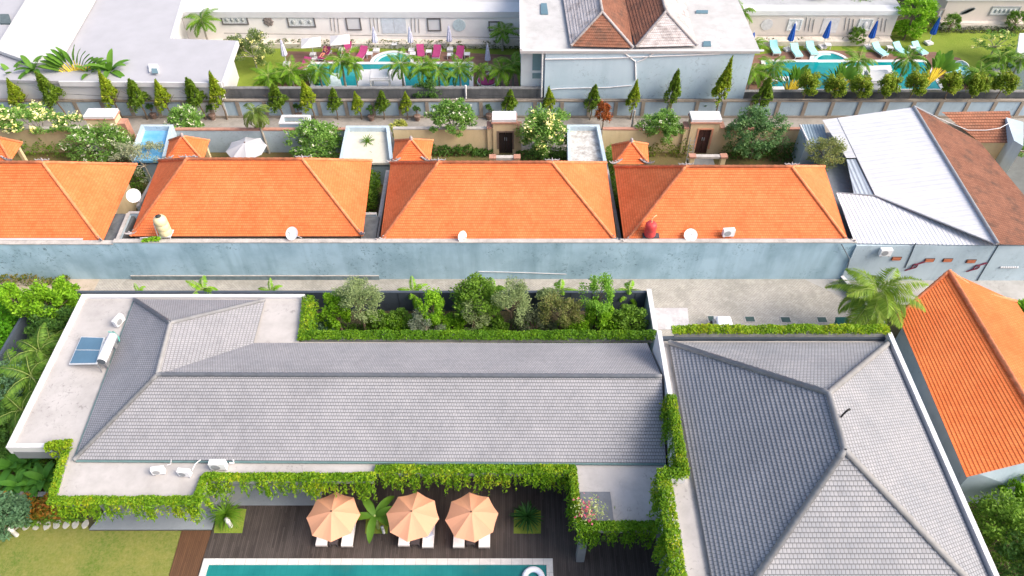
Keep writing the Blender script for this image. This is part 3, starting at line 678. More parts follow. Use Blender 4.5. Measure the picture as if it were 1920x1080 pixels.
# upper sheet: from ridge (TR -> BRr) down to the left edge (G1 -> G2)
m.face([G1, G2, BRr, TR], None); m.uv[-1] = [((Vector(p)-G1).y, (Vector(p)-G1).x) for p in (G1, G2, BRr, TR)]
so = build('metal_roof', m, METROOF, cw)
mod = so.modifiers.new('t', 'SOLIDIFY'); mod.thickness = .06
m = MB(); K1, K2 = P(1542,225,4.2), P(1612,296,4.2); m.face([K1, P(1600,296,4.15), P(1605,296,4.15), G1 + V(0,0,-.03)])
m = MB(); K = [RP(1542,225,G1,TR,BRr), RP(1587,296,G1,TR,BRr), RP(1606,296,G1,TR,BRr)+V(-.03,0,0), G1 + V(-.03,0,0)]; m.face(K, [(p.y, p.x) for p in K]); so2 = build('side_sheet', m, METROOF, cw)
K = [RP(1588,297,G1,TR,BRr)+V(0,0,-.1), RP(1602,362,G1,TR,BRr)+V(0,0,-.1), G2+V(-.03,0,-.08), RP(1606,297,G1,TR,BRr)+V(-.03,0,-.08)]; m = MB().face(K, [(p.x, p.y) for p in K]); build('grey_sheet', m, corr('blue_grey_sheet', (.4,.46,.52), (.33,.38,.44), .3, .5), cw)
K0, K1_, K2_ = P(1603,456,3.85), P(1867,460,3.85), G2 + V(0,-.02,-.05); K = [K0, K1_, K2_, RP(1568,361,K0,K1_,K2_)]; m = MB().face(K, [((p-K[0]).x, (p-K[0]).y) for p in K]); build('front_sheet', m, CORR, cw)
m = MB().prism([(P(1603,458,3.9).x+.2,39.5), (P(1866,461,3.9).x,39.5), (36,44.0), P(1705,203,3.9)+V(-.5,-1,0), P(1545,226,3.9), P(1568,361,3.9)], 0, 2.6); build('body', m, plain('shed_wall', (.2,.22,.24)), cw)
m = MB(); m.tube([K[3], G2 + V(0,-.03,.04), BRr + V(0,-.03,.04)], .06, 5); m.tube([TR + V(0,0,.05), BRr + V(.05,0,.12)], .13, 6); m.tube([G1, G2], .035, 5); build('flashing', m, GREYMET, so)
m = MB(); a, b = P(1506,234,3.2), P(1545,234,3.2); K = [P(1512,268,3.0), P(1552,268,3.1), P(1545,233,3.3), P(1503,233,3.3)]; m.face(K, [(p.x, p.y) for p in K])
sh = thing('shed_roof', 'small grey-blue corrugated roof left of the white metal roof', 'shed', (P(1525,250,3).x, P(1525,250,3).y, 0)); build('roof', m, corr('slate_sheet', (.2,.27,.33), (.28,.36,.42), .25, .8), sh)
m = MB(); m.prism([K[0], K[1], K[2], K[3]], 0, 2.8); build('wall', m, BLUE2, sh); m = MB(); m.tube([P(1500,234,3.4), P(1524,284,3.2)], .09, 5); build('edge_beam', m, WHITE, sh)
sheet('yard_concrete', [(35,39.6),(62,39.6),(62,54.8),(40,54.8)], .03, stained('dark_yard', (.16,.17,.165), (.09,.09,.085), .6, .5, False))
# big brown roof
bh = thing('brown_house', 'weathered brown tiled roof sloping away from the white metal roof', 'house', (40, 48, 0))
Rt, Rb = TR + V(.05,0,.02), P(1875,461,5.2); E1, E2 = P(1838,268,3.2), P(1998,462,3.0)
m = MB(); slope(m, E2, E1, Rt, BRr+V(.12,0,.02), .21); rf = build('roof', m, BROWN, bh)
m = MB(); m.tube([Rt, E1], .06, 5); build('verge_cap', m, plain('verge', (.2,.1,.07)), rf)
build('wall', MB().prism([(TR.x+.6,TR.y-.5),(E1.x-.6,E1.y-.6),(E2.x-.6,E2.y+.3),(BRr.x+.5,39.5)], 0, 2.7), CREAM, bh)
m = MB(); S = [P(1905,268,3.2), P(1838,268,3.0), P(1765,210,4.0), P(1893,208,4.0)]; sb = thing('brown_house', 'small brown tiled roof with white spots behind the big brown roof', 'house', (S[0].x, S[0].y, 0))
slope(m, S[1], S[0], S[3], S[2], .3); rf = build('roof', m, tile('terracotta_weathered', (.29,.11,.06), (.43,.19,.11), .24, .3, .6, moss=(.16,.1,.07), mossamt=.5), sb)
build('wall', MB().prism([S[1]+V(.3,.3,0), S[0]+V(-.3,.3,0), S[3]+V(-.3,-.3,0), S[2]+V(.3,-.3,0)], 0, 3.0), CREAM, sb)
m = MB(); m.tube([TR+V(0,0,.15), P(1765,224,4.9), P(1815,244,4.4), P(1850,244,4.5), P(1875,240,4.6), P(1897,228,4.7)], .035, 5)
tag(build('cable', m, WHITE), 'white cable sagging over the brown roofs', 'cable')
m = MB(); K = [P(1893,209,4.6), P(1921,225,4.2), P(1921,270,4.2), P(1906,256,4.4)]; m.prism(K, 3.6, 4.0); t = thing('blue_roof_edge', 'blue-grey roof corner at the right edge beside the small brown roof', 'roof', (K[0].x,K[0].y,0)); build('roof', m, BLUE2, t); build('wall', MB().prism(K, 0, 3.599), BLUE2, t)

# ================================================================== slanted orange house at the right
sh = thing('orange_house', 'slanted orange tiled house beside the tall grey villa, its wall pale blue', 'house', (28, 24, 0))
zr2, ze2 = 5.0, 3.4
ORANGE2 = tile('orange_tile_near', (.70,.15,.035), (.86,.24,.07), .18, .2, .42, moss=(.42,.14,.07), mossamt=.1, jw=.07, prof=.2)
Ra, Ea, Eb = P(1779,509,zr2), P(1683,592,ze2), P(1812,895,ze2)
dd = (Eb-Ea); Rb_ = P(1984,852,zr2); perp = V(-dd.y, dd.x, 0).normalized(); 
if perp.x < 0: perp = -perp
hd = (Ra-Ea).dot(perp); Ea2 = Ra + (Ra-Ea) ; Ea2.z = ze2 + .2; Ea2 = P(1905,566,ze2+.2); Eb2 = Rb_ + (Ea2 - Ra); Eb2.z = Ea2.z
m = MB(); slope(m, Ea, Eb, Rb_, Ra, .2, .028); slope(m, Eb2, Ea2, Ra, Rb_, .2, .028)
rf = build('roof', m, ORANGE2, sh)
m = MB(); ridge(m, Ra, Rb_, .15); ridge(m, Ea, Ra, .12); mid = P(1836,549,4.2); ridge(m, mid, Ra, .12); ridge(m, Ea2, mid, .12)
build('ridge_cap', m, ORANGE_CAP, rf)
ins = dd.normalized()*.35
m = MB(); m.mesh([Ea+ins+perp*.5-V(0,0,3.4), Ea2+ins-perp*.5-V(0,0,3.6), Eb2-ins-perp*.5-V(0,0,3.6), Eb-ins+perp*.5-V(0,0,3.4), Ea+ins+perp*.5, Ea2+ins-perp*.5, Eb2-ins-perp*.5, Eb-ins+perp*.5, Ra+ins-V(0,0,.15), Rb_-ins-V(0,0,.15)],
    [(0,3,7,4),(1,5,6,2),(0,4,8,5,1),(3,2,6,9,7)]); build('wall', m, BLUE2, sh)
# ================================================================== yards, lane and walls behind the orange houses
sheet('yard', [(-60,49.2),(60,49.2),(60,54.9),(-60,54.9)], .02, grass('yard_grass', (.16,.12,.06), (.12,.14,.04), (.24,.16,.09), .7))
sheet('lane', [(-75,55.1),(75,55.1),(75,60.3),(-75,60.3)], .02, stained('lane_gravel', (.36,.33,.3), (.2,.19,.17), .7, .8, False))
sheet('lane_verge', [(-75,60.6),(75,60.6),(75,61.2),(-75,61.2)], 1.0, SOIL)
X = lambda px, py, Y: PY(px, py, Y).x
def front_wall(label, px0, px1, h, mat, trim=None):
    x0, x1 = X(px0, 262, 55), X(px1, 262, 55)
    return wall_thing('yard_wall', label, [((x0,55),(x1,55))], .25, 0, h, mat, .12, trim or TRIM)
front_wall('cream street wall behind the frangipani at far left', -60, 158, 2.5, CREAM, COPING)
front_wall('pale blue street wall behind the open white umbrella', 318, 655, 2.4, BLUE2)
front_wall('cream street wall between the yellow bush and the first gate', 740, 921, 2.5, CREAM, COPING)
front_wall('cream street wall left of the salmon-framed gate', 1128, 1297, 2.45, CREAM)
front_wall('cream street wall right of the salmon-framed gate', 1352, 1508, 2.45, CREAM)
# gates
def gate(label, px0, px1, ytop, dx0, dx1, dy0, dy1, frame, door):
    Yg = 54.6; a, b = PY(px0, ytop+12, Yg), PY(px1, ytop+12, Yg); t = thing('gate_house', label, 'gate', ((a.x+b.x)/2, Yg, 0), 'gate houses of the orange villas')
    ztop = a.z; d0, d1 = PY(dx0, dy0, Yg), PY(dx1, dy1, Yg); x0, x1 = a.x, b.x; cx = (d0.x+d1.x)/2; dw = (PY(dx1,dy0,Yg).x-PY(dx0,dy0,Yg).x)/2
    zt, zb = d0.z, max(.1, d1.z)
    m = MB(); m.box(x0, cx-dw, Yg, Yg+1.2, 0, ztop); m.box(cx+dw, x1, Yg, Yg+1.2, 0, ztop); m.box(cx-dw, cx+dw, Yg, Yg+1.2, zt, ztop); m.box(cx-dw, cx+dw, Yg+.5, Yg+1.2, 0, zt-.002)
    m.box(x0-.5, x0-.002, Yg+.1, Yg+.9, 0, ztop-.6); m.box(x1+.002, x1+.5, Yg+.1, Yg+.9, 0, ztop-.6); build('wall', m, CREAM, t)
    m = MB(); m.box(x0-.12, x1+.12, Yg-.12, Yg+1.3, ztop+.001, ztop+.14); m.box(x0-.55, x0-.122, Yg, Yg+1, ztop-.598, ztop-.5); m.box(x1+.122, x1+.55, Yg, Yg+1, ztop-.598, ztop-.5); build('moulding', m, TRIM, t)
    m = MB(); m.box(x0-.06, x1+.06, Yg-.05, Yg+1.25, ztop+.141, ztop+.4); build('roof_slab', m, WHITE, t)
    m = MB(); f = .14; m.box(cx-dw-f, cx-dw, Yg-.05, Yg+.002, zb, zt+f); m.box(cx+dw, cx+dw+f, Yg-.05, Yg+.002, zb, zt+f); m.box(cx-dw+.001, cx+dw-.001, Yg-.05, Yg+.002, zt, zt+f); build('door_frame', m, frame, t)
    m = MB(); m.box(cx-dw, cx-.02, Yg+.2, Yg+.26, 0, zt); m.box(cx+.02, cx+dw, Yg+.2, Yg+.26, 0, zt); dr = build('door', m, door, t)
    m = MB(); m.box(cx-.12, cx-.05, Yg+.12, Yg+.2, zb+.8, zb+1.1); m.box(cx+.05, cx+.12, Yg+.12, Yg+.2, zb+.8, zb+1.1); build('handle', m, GREYMET, dr)
    return t, cx
g1, gx1 = gate('cream gate house with dark panelled double door and white top', 924, 967, 219, 935, 961, 248, 279, plain('brown_frame', (.2,.15,.12)), plain('door_dark', (.035,.025,.025), .5))
g2, gx2 = gate('cream gate house with salmon door frame and brown carved door', 1297, 1351, 219, 1307, 1331, 243, 279, plain('salmon_frame', (.6,.28,.18)), plain('door_brown', (.075,.035,.03), .5))
def porch_gate(label, cx, Y, w, h):
    t = thing('inner_gate', label, 'gate', (cx, Y, 0)); m = MB()
    m.box(cx-w-.25, cx-w+.15, Y, Y+.4, 0, h); m.box(cx+w-.15, cx+w+.25, Y, Y+.4, 0, h); build('post', m, CREAM, t)
    m = MB(); m.box(cx-w-.35, cx-w+.25, Y-.08, Y+.48, h, h+.15); m.box(cx+w-.25, cx+w+.35, Y-.08, Y+.48, h, h+.15); build('post_cap', m, TRIM, t)
    m = MB(); m.box(cx-w+.251, cx+w-.251, Y, Y+.4, h-.1, h+.1); build('lintel', m, COPING, t)
    m = MB(); m.box(cx-w+.16, cx+w-.16, Y+.45, Y+2.2, 0, .15); build('floor', m, stained('porch_stone', (.3,.3,.29), (.18,.18,.18), .5, 1, False), t)
porch_gate('small inner gate in front of the dark double door', gx1 - .05, 51.6, 1.0, 1.8); porch_gate('small inner gate in front of the salmon door frame', gx2 - .15, 51.6, 1.3, 1.9)
m = MB(); a, b = PY(1289,290,53.4), PY(1294,256,53.4)
for o in (0, .45): m.tube([(a.x+o, 53.4, .1), (a.x+o+.15, 54.1, 2.2)], .03, 5)
for k in range(6): z = .35 + k*.32; m.tube([(a.x+.03+k*.02, 53.48+k*.1, z), (a.x+.45+k*.02, 53.48+k*.1, z)], .022, 4)
tag(build('ladder', m, GREYMET), 'dark metal ladder leaning left of the salmon-framed gate', 'ladder')
g3 = thing('gate_house', 'cream gate house with flat white top, half behind the cream-blossomed frangipani', 'gate', PY(190,240,54.6), 'gate houses of the orange villas')
a, b = PY(160,224,54.6), PY(214,224,54.6); build('wall', MB().box(a.x, b.x, 54.6, 55.7, 0, a.z), CREAM, g3); build('moulding', MB().box(a.x-.1, b.x+.1, 54.5, 55.8, a.z+.001, a.z+.12), TRIM, g3); build('roof_slab', MB().box(a.x-.05, b.x+.05, 54.52, 55.78, a.z+.121, a.z+.35), WHITE, g3); build('wing_wall', MB().box(b.x+.002, b.x+.7, 54.7, 55.5, 0, a.z-.5), TRIM, g3)
bx = thing('wall_box', 'open-topped pale box with brown-lipped white rim behind the yard wall', 'planter', P(556,232,2)); a, b, c2, d2 = P(526,232,2.2), P(582,232,2.2), P(580,219,2.2), P(531,219,2.2)
build('wall', MB().line([a, b, c2, d2], .2, 0, 2.2, True), BLUE2, bx); build('rim', MB().line([a, b, c2, d2], .28, 2.201, 2.32, True), WHITE, bx); build('soil', MB().prism([a, b, c2, d2], 1.5, 1.8), SOIL, bx)
# carports / walled flat roofs in the yards
def walled_roof(label, fl, fr, br, bl, z, rimm, floor, rimh=.55, th=.28, cat='canopy'):
    c = [P(*q, z) for q in (fl, fr, br, bl)]; t = thing('yard_canopy', label, cat, (c[0].x, c[0].y, 0))
    m = MB(); m.prism(c, z-.5, z-.3); m.f and None; fl_ = build('floor_slab', m, floor, t)
    m = MB(); 
    m.line([c[1], c[2], c[3], c[0]], th, z-.9, z+rimh-.4)
    build('rim_wall', m, rimm, t); m = MB(); m.prism([c[0]+V(.3,.3,0), c[1]+V(-.3,.3,0), c[2]+V(-.3,-.3,0), c[3]+V(.3,-.3,0)], 0, z-.9); build('wall', m, BLUE2, t)
    return t
walled_roof('flat yard roof with cream floor and white rim behind the thin dracaena', (640,300), (734,300), (727,240), (652,240), 2.9, BLUE2, stained('cream_floor', (.6,.57,.48), (.42,.4,.33), .4, 1, False))
t = walled_roof('white corrugated yard roof with fallen leaves and blue-grey rim', (1068,304), (1134,304), (1121,238), (1066,238), 2.9, BLUE2, stained('leafy_sheet', (.62,.62,.6), (.17,.14,.12), .9, 1.6, False))
t = walled_roof('bright blue translucent yard roof under the pale flowering tree', (247,296), (308,296), (322,238), (268,238), 2.9, BLUE2, corr('blue_sheet', (.12,.42,.75), (.3,.58,.8), .5, .5))
# lane wall with panels, dark wall above
t = thing('panel_wall', 'long low wall of pale blue panels between brown pillars along the lane', 'wall', (0, 60.4, 0))
build('panels', MB().box(-60, 62, 60.35, 60.58, 0, 1.75), stained('panel_blue', (.36,.46,.54), (.25,.31,.36), .5, .6), t)
BR = stained('pillar_brown', (.3,.26,.22), (.17,.14,.11), .6, 1.5)
build('top_rail', MB().box(-60, 62, 60.28, 60.62, 1.752, 1.9), BR, t); build('base', MB().box(-60, 62, 60.2, 60.34, 0, .22), BR, t)
for i, x in enumerate(np.arange(-49, 55, 2.55)): build('pillar', MB().box(x, x+.34, 60.26, 60.346, .222, 1.75), BR, t)
Yd = 61.5; xd1, xd2, xd3 = X(1019,165,Yd), X(1388,170,Yd), X(412,150,Yd)
wall_thing('lane_wall', 'dark mould-stained concrete wall below the left pool garden', [((xd3,Yd),(xd1,Yd))], .3, 0, 2.45, DARKCON, .1, stained('dark_cap', (.24,.24,.24), (.1,.1,.1), .7, 1))
wall_thing('lane_wall', 'dark mould-stained concrete wall below the right pool garden', [((xd2,Yd),(62,Yd))], .3, 0, 2.1, DARKCON, .1, stained('dark_cap', (.24,.24,.24), (.1,.1,.1), .7, 1))
wall_thing('lane_wall', 'grey stained wall with white caps below the white flat-roofed house', [((-60,Yd),(xd3-.002,Yd))], .3, 0, 2.5, DARKCON, .12, WHITE_ST)
wall_thing('lane_wall', 'upper pale wall directly under the white flat roof', [((-60,Yd+1.1),(X(398,160,Yd+1.1),Yd+1.1))], .3, 0, 3.1, stained('wet_wall', (.38,.42,.46), (.10,.12,.14), .95, .8), .1, WHITE_ST)

# ================================================================== white flat-roofed house, top left
ZW = 3.9
wh = thing('white_house', 'large white flat-roofed house at the upper left', 'house', (-30, 70, 0))
W1 = [P(-200,148,ZW), P(5,150,ZW), P(115,152,ZW), P(415,155,ZW), P(443,76,ZW), P(320,72,ZW), P(347,-20,ZW), P(-200,-20,ZW)]
build('flat_roof', MB().prism(W1, ZW-.3, ZW), plain('pale_grey_roof', (.385,.385,.415), .8, .05, .6), wh)
m = MB(); m.prism([P(411,157,ZW)+V(-.3,.3,0), P(438,80,ZW)+V(-.5,0,0), P(318,76,ZW), P(340,0,ZW), P(-200,0,ZW), P(-200,146,ZW), P(100,150,ZW)], 0, ZW-.301); build('wall', m, WHITE, wh)
m = MB(); rim(m, [P(415,155,ZW)+V(.1,0,0), P(443,77,ZW)+V(.1,0,0)], ZW-.45, ZW+.04, .2); rim(m, [P(320,72,ZW)+V(.1,0,0), P(347,-20,ZW)+V(.1,0,0)], ZW-.45, ZW+.04, .3); rim(m, [P(110,153,ZW), P(415,155.5,ZW)], ZW-.45, ZW+.03, .15); build('parapet', m, WHITE, wh)
m = MB(); K = [P(0,95,ZW+.5), P(75,122,ZW+.5), P(113,98,ZW+.5), P(190,-20,ZW+.5), P(45,-20,ZW+.5), P(-60,50,ZW+.5)]; K = [P(-10,92,ZW+.5), P(62,118,ZW+.5), P(106,118,ZW+.5), P(186,-20,ZW+.5), P(60,-20,ZW+.5)]
m.prism(K, ZW+.15, ZW+.5); build('upper_roof', m, stained('white_mottled', (.56,.56,.56), (.4,.39,.385), .3, .8, False), wh)
m = MB(); m.prism([P(281,138,ZW), P(298,138,ZW), P(297,124,ZW), P(280,124,ZW)], ZW, ZW+.25); sk = build('skylight', m, WHITE, wh)
m = MB(); m.prism([P(285,137,ZW+.3), P(297,137,ZW+.3), P(294,128,ZW+.3), P(284,128,ZW+.3)], ZW+.251, ZW+.3); build('pane', m, glass('sky_glass', (.1,.16,.18)), sk)
m = MB(); m.prism([P(0,26,ZW+.2), P(16,26,ZW+.2), P(21,43,ZW+.2), P(0,43,ZW+.2)], ZW+.001, ZW+.2); build('roof_hatch', m, plain('hatch_dark', (.1,.13,.14)), wh)

# ================================================================== tall blue building, top centre
Yb_ = 62.0; tb = thing('blue_building', 'tall building with a large pale blue back wall and white flat roof', 'building', (12, 66, 0))
x0, x1 = PY(1019,190,Yb_).x, PY(1386,190,Yb_).x; zt = PY(1200,95,Yb_-.8).z
xl = x0 - 2.2
build('wall', MB().box(x0, x1, Yb_-.8, Yb_, 0, zt-.02), BLUEBIG, tb)
build('side_wall', MB().box(xl, x1+.2, Yb_+.02, 84, 0, zt-.3), plain('white_side', (.6,.65,.67), .8, .1, .6), tb)
yR = P(1200,0,zt).y + 3
build('flat_roof', MB().box(xl-.1, x1+.4, Yb_-.95, yR, zt-.2, zt), stained('white_roof_worn', (.5,.495,.495), (.26,.255,.25), .45, .35, False), tb)
m = MB(); a = Yb_-.8; m.box(xl-.12, xl+.1, a-.18, yR, zt+.001, zt+.28); m.box(xl+.102, x1+.72, a-.18, a+.02, zt+.001, zt+.1); build('parapet', m, WHITE, tb)
fy = Yb_-.86
for pts, r in (([(1022,111),(1140,109),(1350,101)], .07), ([(1170,99),(1191,115),(1192,150)], .07), ([(1228,99),(1205,112),(1195,116)], .07), ([(1017,99),(1015,182)], .08), ([(1030,168),(1050,166),(1140,164),(1185,160)], .05)): build('drain_pipe', MB().tube([PY(x, y, fy) for x, y in pts], r, 6), WHITE, tb)
tag(build('pole', MB().tube([PY(874,196,61.2), PY(873,160,61.2)], .09, 8), WHITE), 'short white pole in front of the dark wall at the left pool end', 'pole')
q = P(1180,266); tag(build('utility_pole', MB().tube([(q.x,q.y,0),(q.x+.1,q.y,3.4)], [.14,.09], 8), GBARK()), 'weathered bare pole standing at the cream wall beside the red and green bush', 'pole')
for k, (ya, yb, za, zb) in enumerate(((59.5,59.2,3.2,3.0),(59.7,59.9,2.4,2.6))):
    pts = [(-42+8*i, ya+(yb-ya)*i/10, za+(zb-za)*i/10 - .5*math.sin(math.pi*((i*2) % 5)/5)) for i in range(11)]
    tag(build('cable', MB().tube(pts, .02, 4), plain('cable_black', (.03,.03,.035))), 'thin dark cable strung along the lane, %s strand' % ('upper' if k == 0 else 'lower'), 'cable')
m = MB()
for y0, y1 in ((100,132),(137,147)): q, p = PY(998,y1,Yb_), PY(1015,y0,Yb_); m.box(q.x, p.x, Yb_-.02, Yb_+.019, q.z, p.z)
build('window', m, glass('teal_glass', (.12,.2,.22)), tb)
for K in ([(1014,8),(1025,8),(1028,28),(1014,28)], [(1318,88),(1333,88),(1332,79),(1319,79)], [(1305,21),(1327,21),(1327,26),(1305,26)]):
    build('skylight', MB().prism([P(*q, zt) for q in K], zt, zt+.12), glass('sky_glass2', (.08,.14,.17)), tb)
def gable(t, a, b, apx, back, matL, matM, matR, zE, hz):
    "hip end facing the camera with two long slopes running back"
    A_, B_ = P(*a, zE), P(*b, zE); AP = PY(*apx, A_.y + 3.2); yb = A_.y + back
    A2, B2, AP2 = V(A_.x-.6, yb, zE), V(B_.x+.6, yb, zE), V(AP.x, yb, AP.z)
    for nm, q, mt in (('left_slope', (A2, A_, AP, AP2), matL), ('hip_end', (A_, B_, AP, AP), matM), ('right_slope', (B_, B2, AP2, AP), matR)):
        m = MB(); slope(m, *q, .3); build(nm, m, mt, t)
    m = MB(); ridge(m, AP, AP2, .14); ridge(m, A_, AP, .13); ridge(m, B_, AP, .13); build('ridge_cap', m, PALETILE, t)
zE = zt + .25
g = thing('hip_roof', 'brown tiled hip roof with bleached left slope on the blue building', 'roof', P(1125,90,zE)); gable(g, (1070,87), (1187,90), (1129,23), 22, PALETILE, BROWN, BROWN, zE, 3)
g = thing('hip_roof', 'bleached grey tiled hip roof beside the brown one on the blue building', 'roof', P(1250,90,zE)); gable(g, (1192,89), (1307,86), (1249,22), 22, BROWN, PALETILE, PALETILE, zE, 3)

# ================================================================== pool gardens beyond the lane
def garden(lab, gx0, gx1, Yw, deck, waterpts, jac, plat, box, zdeck=.02):
    sheet('garden_lawn', [(gx0,61.7),(gx1,61.7),(gx1,Yw+2),(gx0,Yw+2)], zdeck, LAWN2)
    dm = [P(*q) for q in deck]; sheet('garden_deck', dm, .06, planks('brown_boards', (.16,.085,.06), (.25,.14,.1), .2, 'x', .7))
    t = thing('garden_pool', lab, 'swimming pool', P(*waterpts[0])); wp = [P(*q) for q in waterpts]; jc = P(*jac[0]); jr = jac[1]
    c = MB(); n = len(wp)
    c.line(wp, .4, .03, .2, True)
    pts = [(jc.x + jr*math.cos(math.pi*k/20), jc.y + jr*math.sin(math.pi*k/20)) for k in range(21)]
    c.line(pts, .38, .03, .205)
    build('coping', c, WHITE, t)
    WT = water('garden_water', (.0,.20,.22), (.004,.27,.28)); m = MB(); m.face([V(p.x,p.y,.14) for p in wp][::-1] if sum(a.x*b.y-b.x*a.y for a,b in zip(wp,wp[1:]+wp[:1]))<0 else [V(p.x,p.y,.14) for p in wp])
    m.face([V(x,y,.144) for x, y in pts]); build('water', m, WT, t)
    s = MB(); pr = jr*.78
    pts = [(jc.x + pr*math.cos(math.pi*k/20), jc.y + pr*math.sin(math.pi*k/20)) for k in range(8,21)]
    s.line(pts, .35, .145, .16)
    s.wall((jc.x-jr*.7, jc.y-.05), (jc.x+jr*.7, jc.y-.05), .25, .145, .17); build('pool_step', s, plain('step_pale', (.45,.68,.66), .5), t)
    pm = [P(*q) for q in plat]; build('platform', MB().prism(pm, .1, .3), WHITE, t)
    k = thing('sun_pavilion', lab.split(' pool')[0] + ' pool pavilion with square white roof on the platform', 'pavilion', P(*box[0])); b = [P(*q, 1.9) for q in box]
    cx, cy = sum(p.x for p in b)/4, sum(p.y for p in b)/4; m = MB(); m.prism(b, 1.75, 1.9); m.prism([(cx+(p.x-cx)*.9, cy+(p.y-cy)*.9) for p in b], 1.901, 2.05); build('roof', m, WHITE, k)
    m = MB()
    for p in b: m.obox((cx+(p.x-cx)*.9, cy+(p.y-cy)*.9, 1.02), .12, .12, 1.45)
    build('post', m, WHITE, k); return t
garden('turquoise left pool with round bay and white platform, partly behind palms', X(440,160,Yd)-3, X(1000,160,Yd), 74, [(520,166),(535,118),(540,97),(700,100),(735,96),(830,98),(960,104),(975,168)],
    [(588,166),(884,166),(884,121),(572,121)], [(735,119.5), 2.1], [(671,166),(762,166),(756,135),(676,135)], [(692,150),(731,150),(730,131),(694,131)])
garden('turquoise right pool with round bay and white platform behind round-topped trees', X(1388,160,Yd)+1, 62, 77, [(1390,172),(1395,108),(1470,96),(1560,95),(1700,102),(1752,98),(1800,110),(1850,176)],
    [(1440,172),(1768,172),(1733,117),(1430,117)], [(1556,118), 1.9], [(1604,174),(1685,174),(1668,127),(1582,129)], [(1632,156),(1678,156),(1664,132),(1621,132)])
build_t = thing('platform_step', 'narrow white step strip at the left end of the left pool', 'step', P(625,160)); build('step', MB().prism([P(615,166), P(642,166), P(636,141), P(622,141)], .1, .25), plain('step_pale2', (.6,.7,.68)), build_t)
m = MB(); m.prism([P(1449,172), P(1476,172), P(1476,166), P(1445,166)], .1, .24); m.prism([P(1447,155), P(1478,155), P(1478,147), P(1447,147)], .1, .24); m.prism([P(1487,172), P(1502,172), P(1511,145), P(1506,143)], .1, .24)
build_t = thing('platform_step', 'white step slabs at the left end of the right pool', 'step', P(1460,160)); build('step', m, WHITE, build_t)
def long_house(label, px0, px1, Yw, h, mat, ztop, roofd=2.0, backmat=None):
    xa, xb = X(px0,60,Yw), X(px1,60,Yw); t = thing('long_house', label, 'building', ((xa+xb)/2, Yw, 0)); build('wall', MB().box(xa, xb, Yw, Yw+8, 0, h-.002), mat, t)
    build('roof_edge', MB().box(xa-.3, xb+.3, Yw-.12, Yw+roofd, h, ztop), WHITE, t); build('flat_roof', MB().box(xa-.4, xb+.4, Yw+roofd+.002, Yw+12, h, ztop-.05), backmat or WHITE_ST, t)
    build('terrace_step', MB().box(xa, xb, Yw-1.0, Yw-.002, .03, .55), plain('terrace_ivory', (.62,.57,.5)), t)
    return t, Yw - .002
lh1, Y1 = long_house('long ivory pool house with framed wall reliefs behind the left pool', 350, 986, 74, 3.05, PALEWALL, 3.7)
lh2, Y2 = long_house('long cream pool house with faint wall reliefs behind the right pool', 1392, 1672, 74.5, 3.05, stained('warm_wall', (.62,.56,.52), (.5,.44,.4), .2, 1), 3.55, 1.2, stained('grey_roof_deck', (.42,.43,.45), (.25,.26,.27), .5, .5, False))
lh3, Y3 = long_house('cream garden house with leaf relief and framed panel at top right', 1752, 1990, 78, 2.9, stained('warm_wall2', (.6,.54,.5), (.48,.42,.38), .2, 1), 3.4, 1.4)
DK = plain('frame_dark', (.14,.13,.13), .7); PL = plain('relief_pale', (.62,.64,.64), .8, .3, 9); SLT = plain('slat_grey', (.3,.27,.25)); LB = plain('relief_blue', (.48,.57,.6), .7, .15, 5)
def frame_rel(t, px, py, w, h, Yw, blobs=0, fm=None):
    c = PY(px, py, Yw); k = c.y*0 + (PY(px+10,py,Yw).x-c.x)/10; hh = (PY(px,py-h/2,Yw).z-PY(px,py+h/2,Yw).z)/2; ww = w*k/2; f = .13
    m = MB(); m.box(c.x-ww, c.x+ww, Yw-.09, Yw, c.z-hh, c.z-hh+f); m.box(c.x-ww, c.x+ww, Yw-.09, Yw, c.z+hh-f, c.z+hh); m.box(c.x-ww, c.x-ww+f, Yw-.09, Yw, c.z-hh+f, c.z+hh-f); m.box(c.x+ww-f, c.x+ww, Yw-.09, Yw, c.z-hh+f, c.z+hh-f)
    fr = build('wall_frame', m, fm or DK, t); m = MB(); m.box(c.x-ww+f, c.x+ww-f, Yw-.03, Yw-.001, c.z-hh+f, c.z+hh-f); build('panel', m, WHITE if blobs < 2 else PL, fr)
    if blobs:
        m = MB()
        for i in range(blobs+1):
            bx = c.x - ww*.6 + 1.2*ww*i/max(1, blobs); m.lathe((bx, Yw-.07, c.z-.0), [(.02,-.22),(.16,-.1),(.2,.05),(.1,.2),(.02,.26)], 7, sy=.3)
        build('relief', m, plain('relief_mid', (.36,.38,.38), .8, .4, 9), fr)
def slats(t, px, py, Yw, n=3, h=24, tilt=0):
    for i in range(n):
        a, b = PY(px+i*7-7, py-h/2+i*1.5, Yw-.03), PY(px+i*7-7+tilt, py+h/2+i*1.5, Yw-.03); build('slat', MB().tube([a, b], .035, 4), SLT, t)
frame_rel(lh1, 440, 37, 50, 18, Y1, 3); frame_rel(lh1, 565, 41, 52, 20, Y1, 2); frame_rel(lh1, 663, 44, 28, 25, Y1); frame_rel(lh1, 814, 46, 26, 24, Y1); frame_rel(lh1, 926, 49, 20, 19, Y1)
slats(lh1, 626, 45, Y1, 3, 26, 3); slats(lh1, 700, 44, Y1, 3, 26, 3); slats(lh1, 778, 46, Y1, 3, 26, 1)
c = PY(861,47,Y1); m = MB(); m.tube([(c.x, Y1, c.z), (c.x, Y1-.06, c.z)], .68, 20); build('round_relief', m, LB, lh1)
a, b = PY(718,62,Y1), PY(760,34,Y1); m = MB(); m.box(a.x, (a.x+b.x)/2-.03, Y1-.05, Y1, a.z, b.z); m.box((a.x+b.x)/2+.03, b.x, Y1-.05, Y1, a.z, b.z); build('door', m, plain('pale_door', (.55,.58,.64)), lh1)
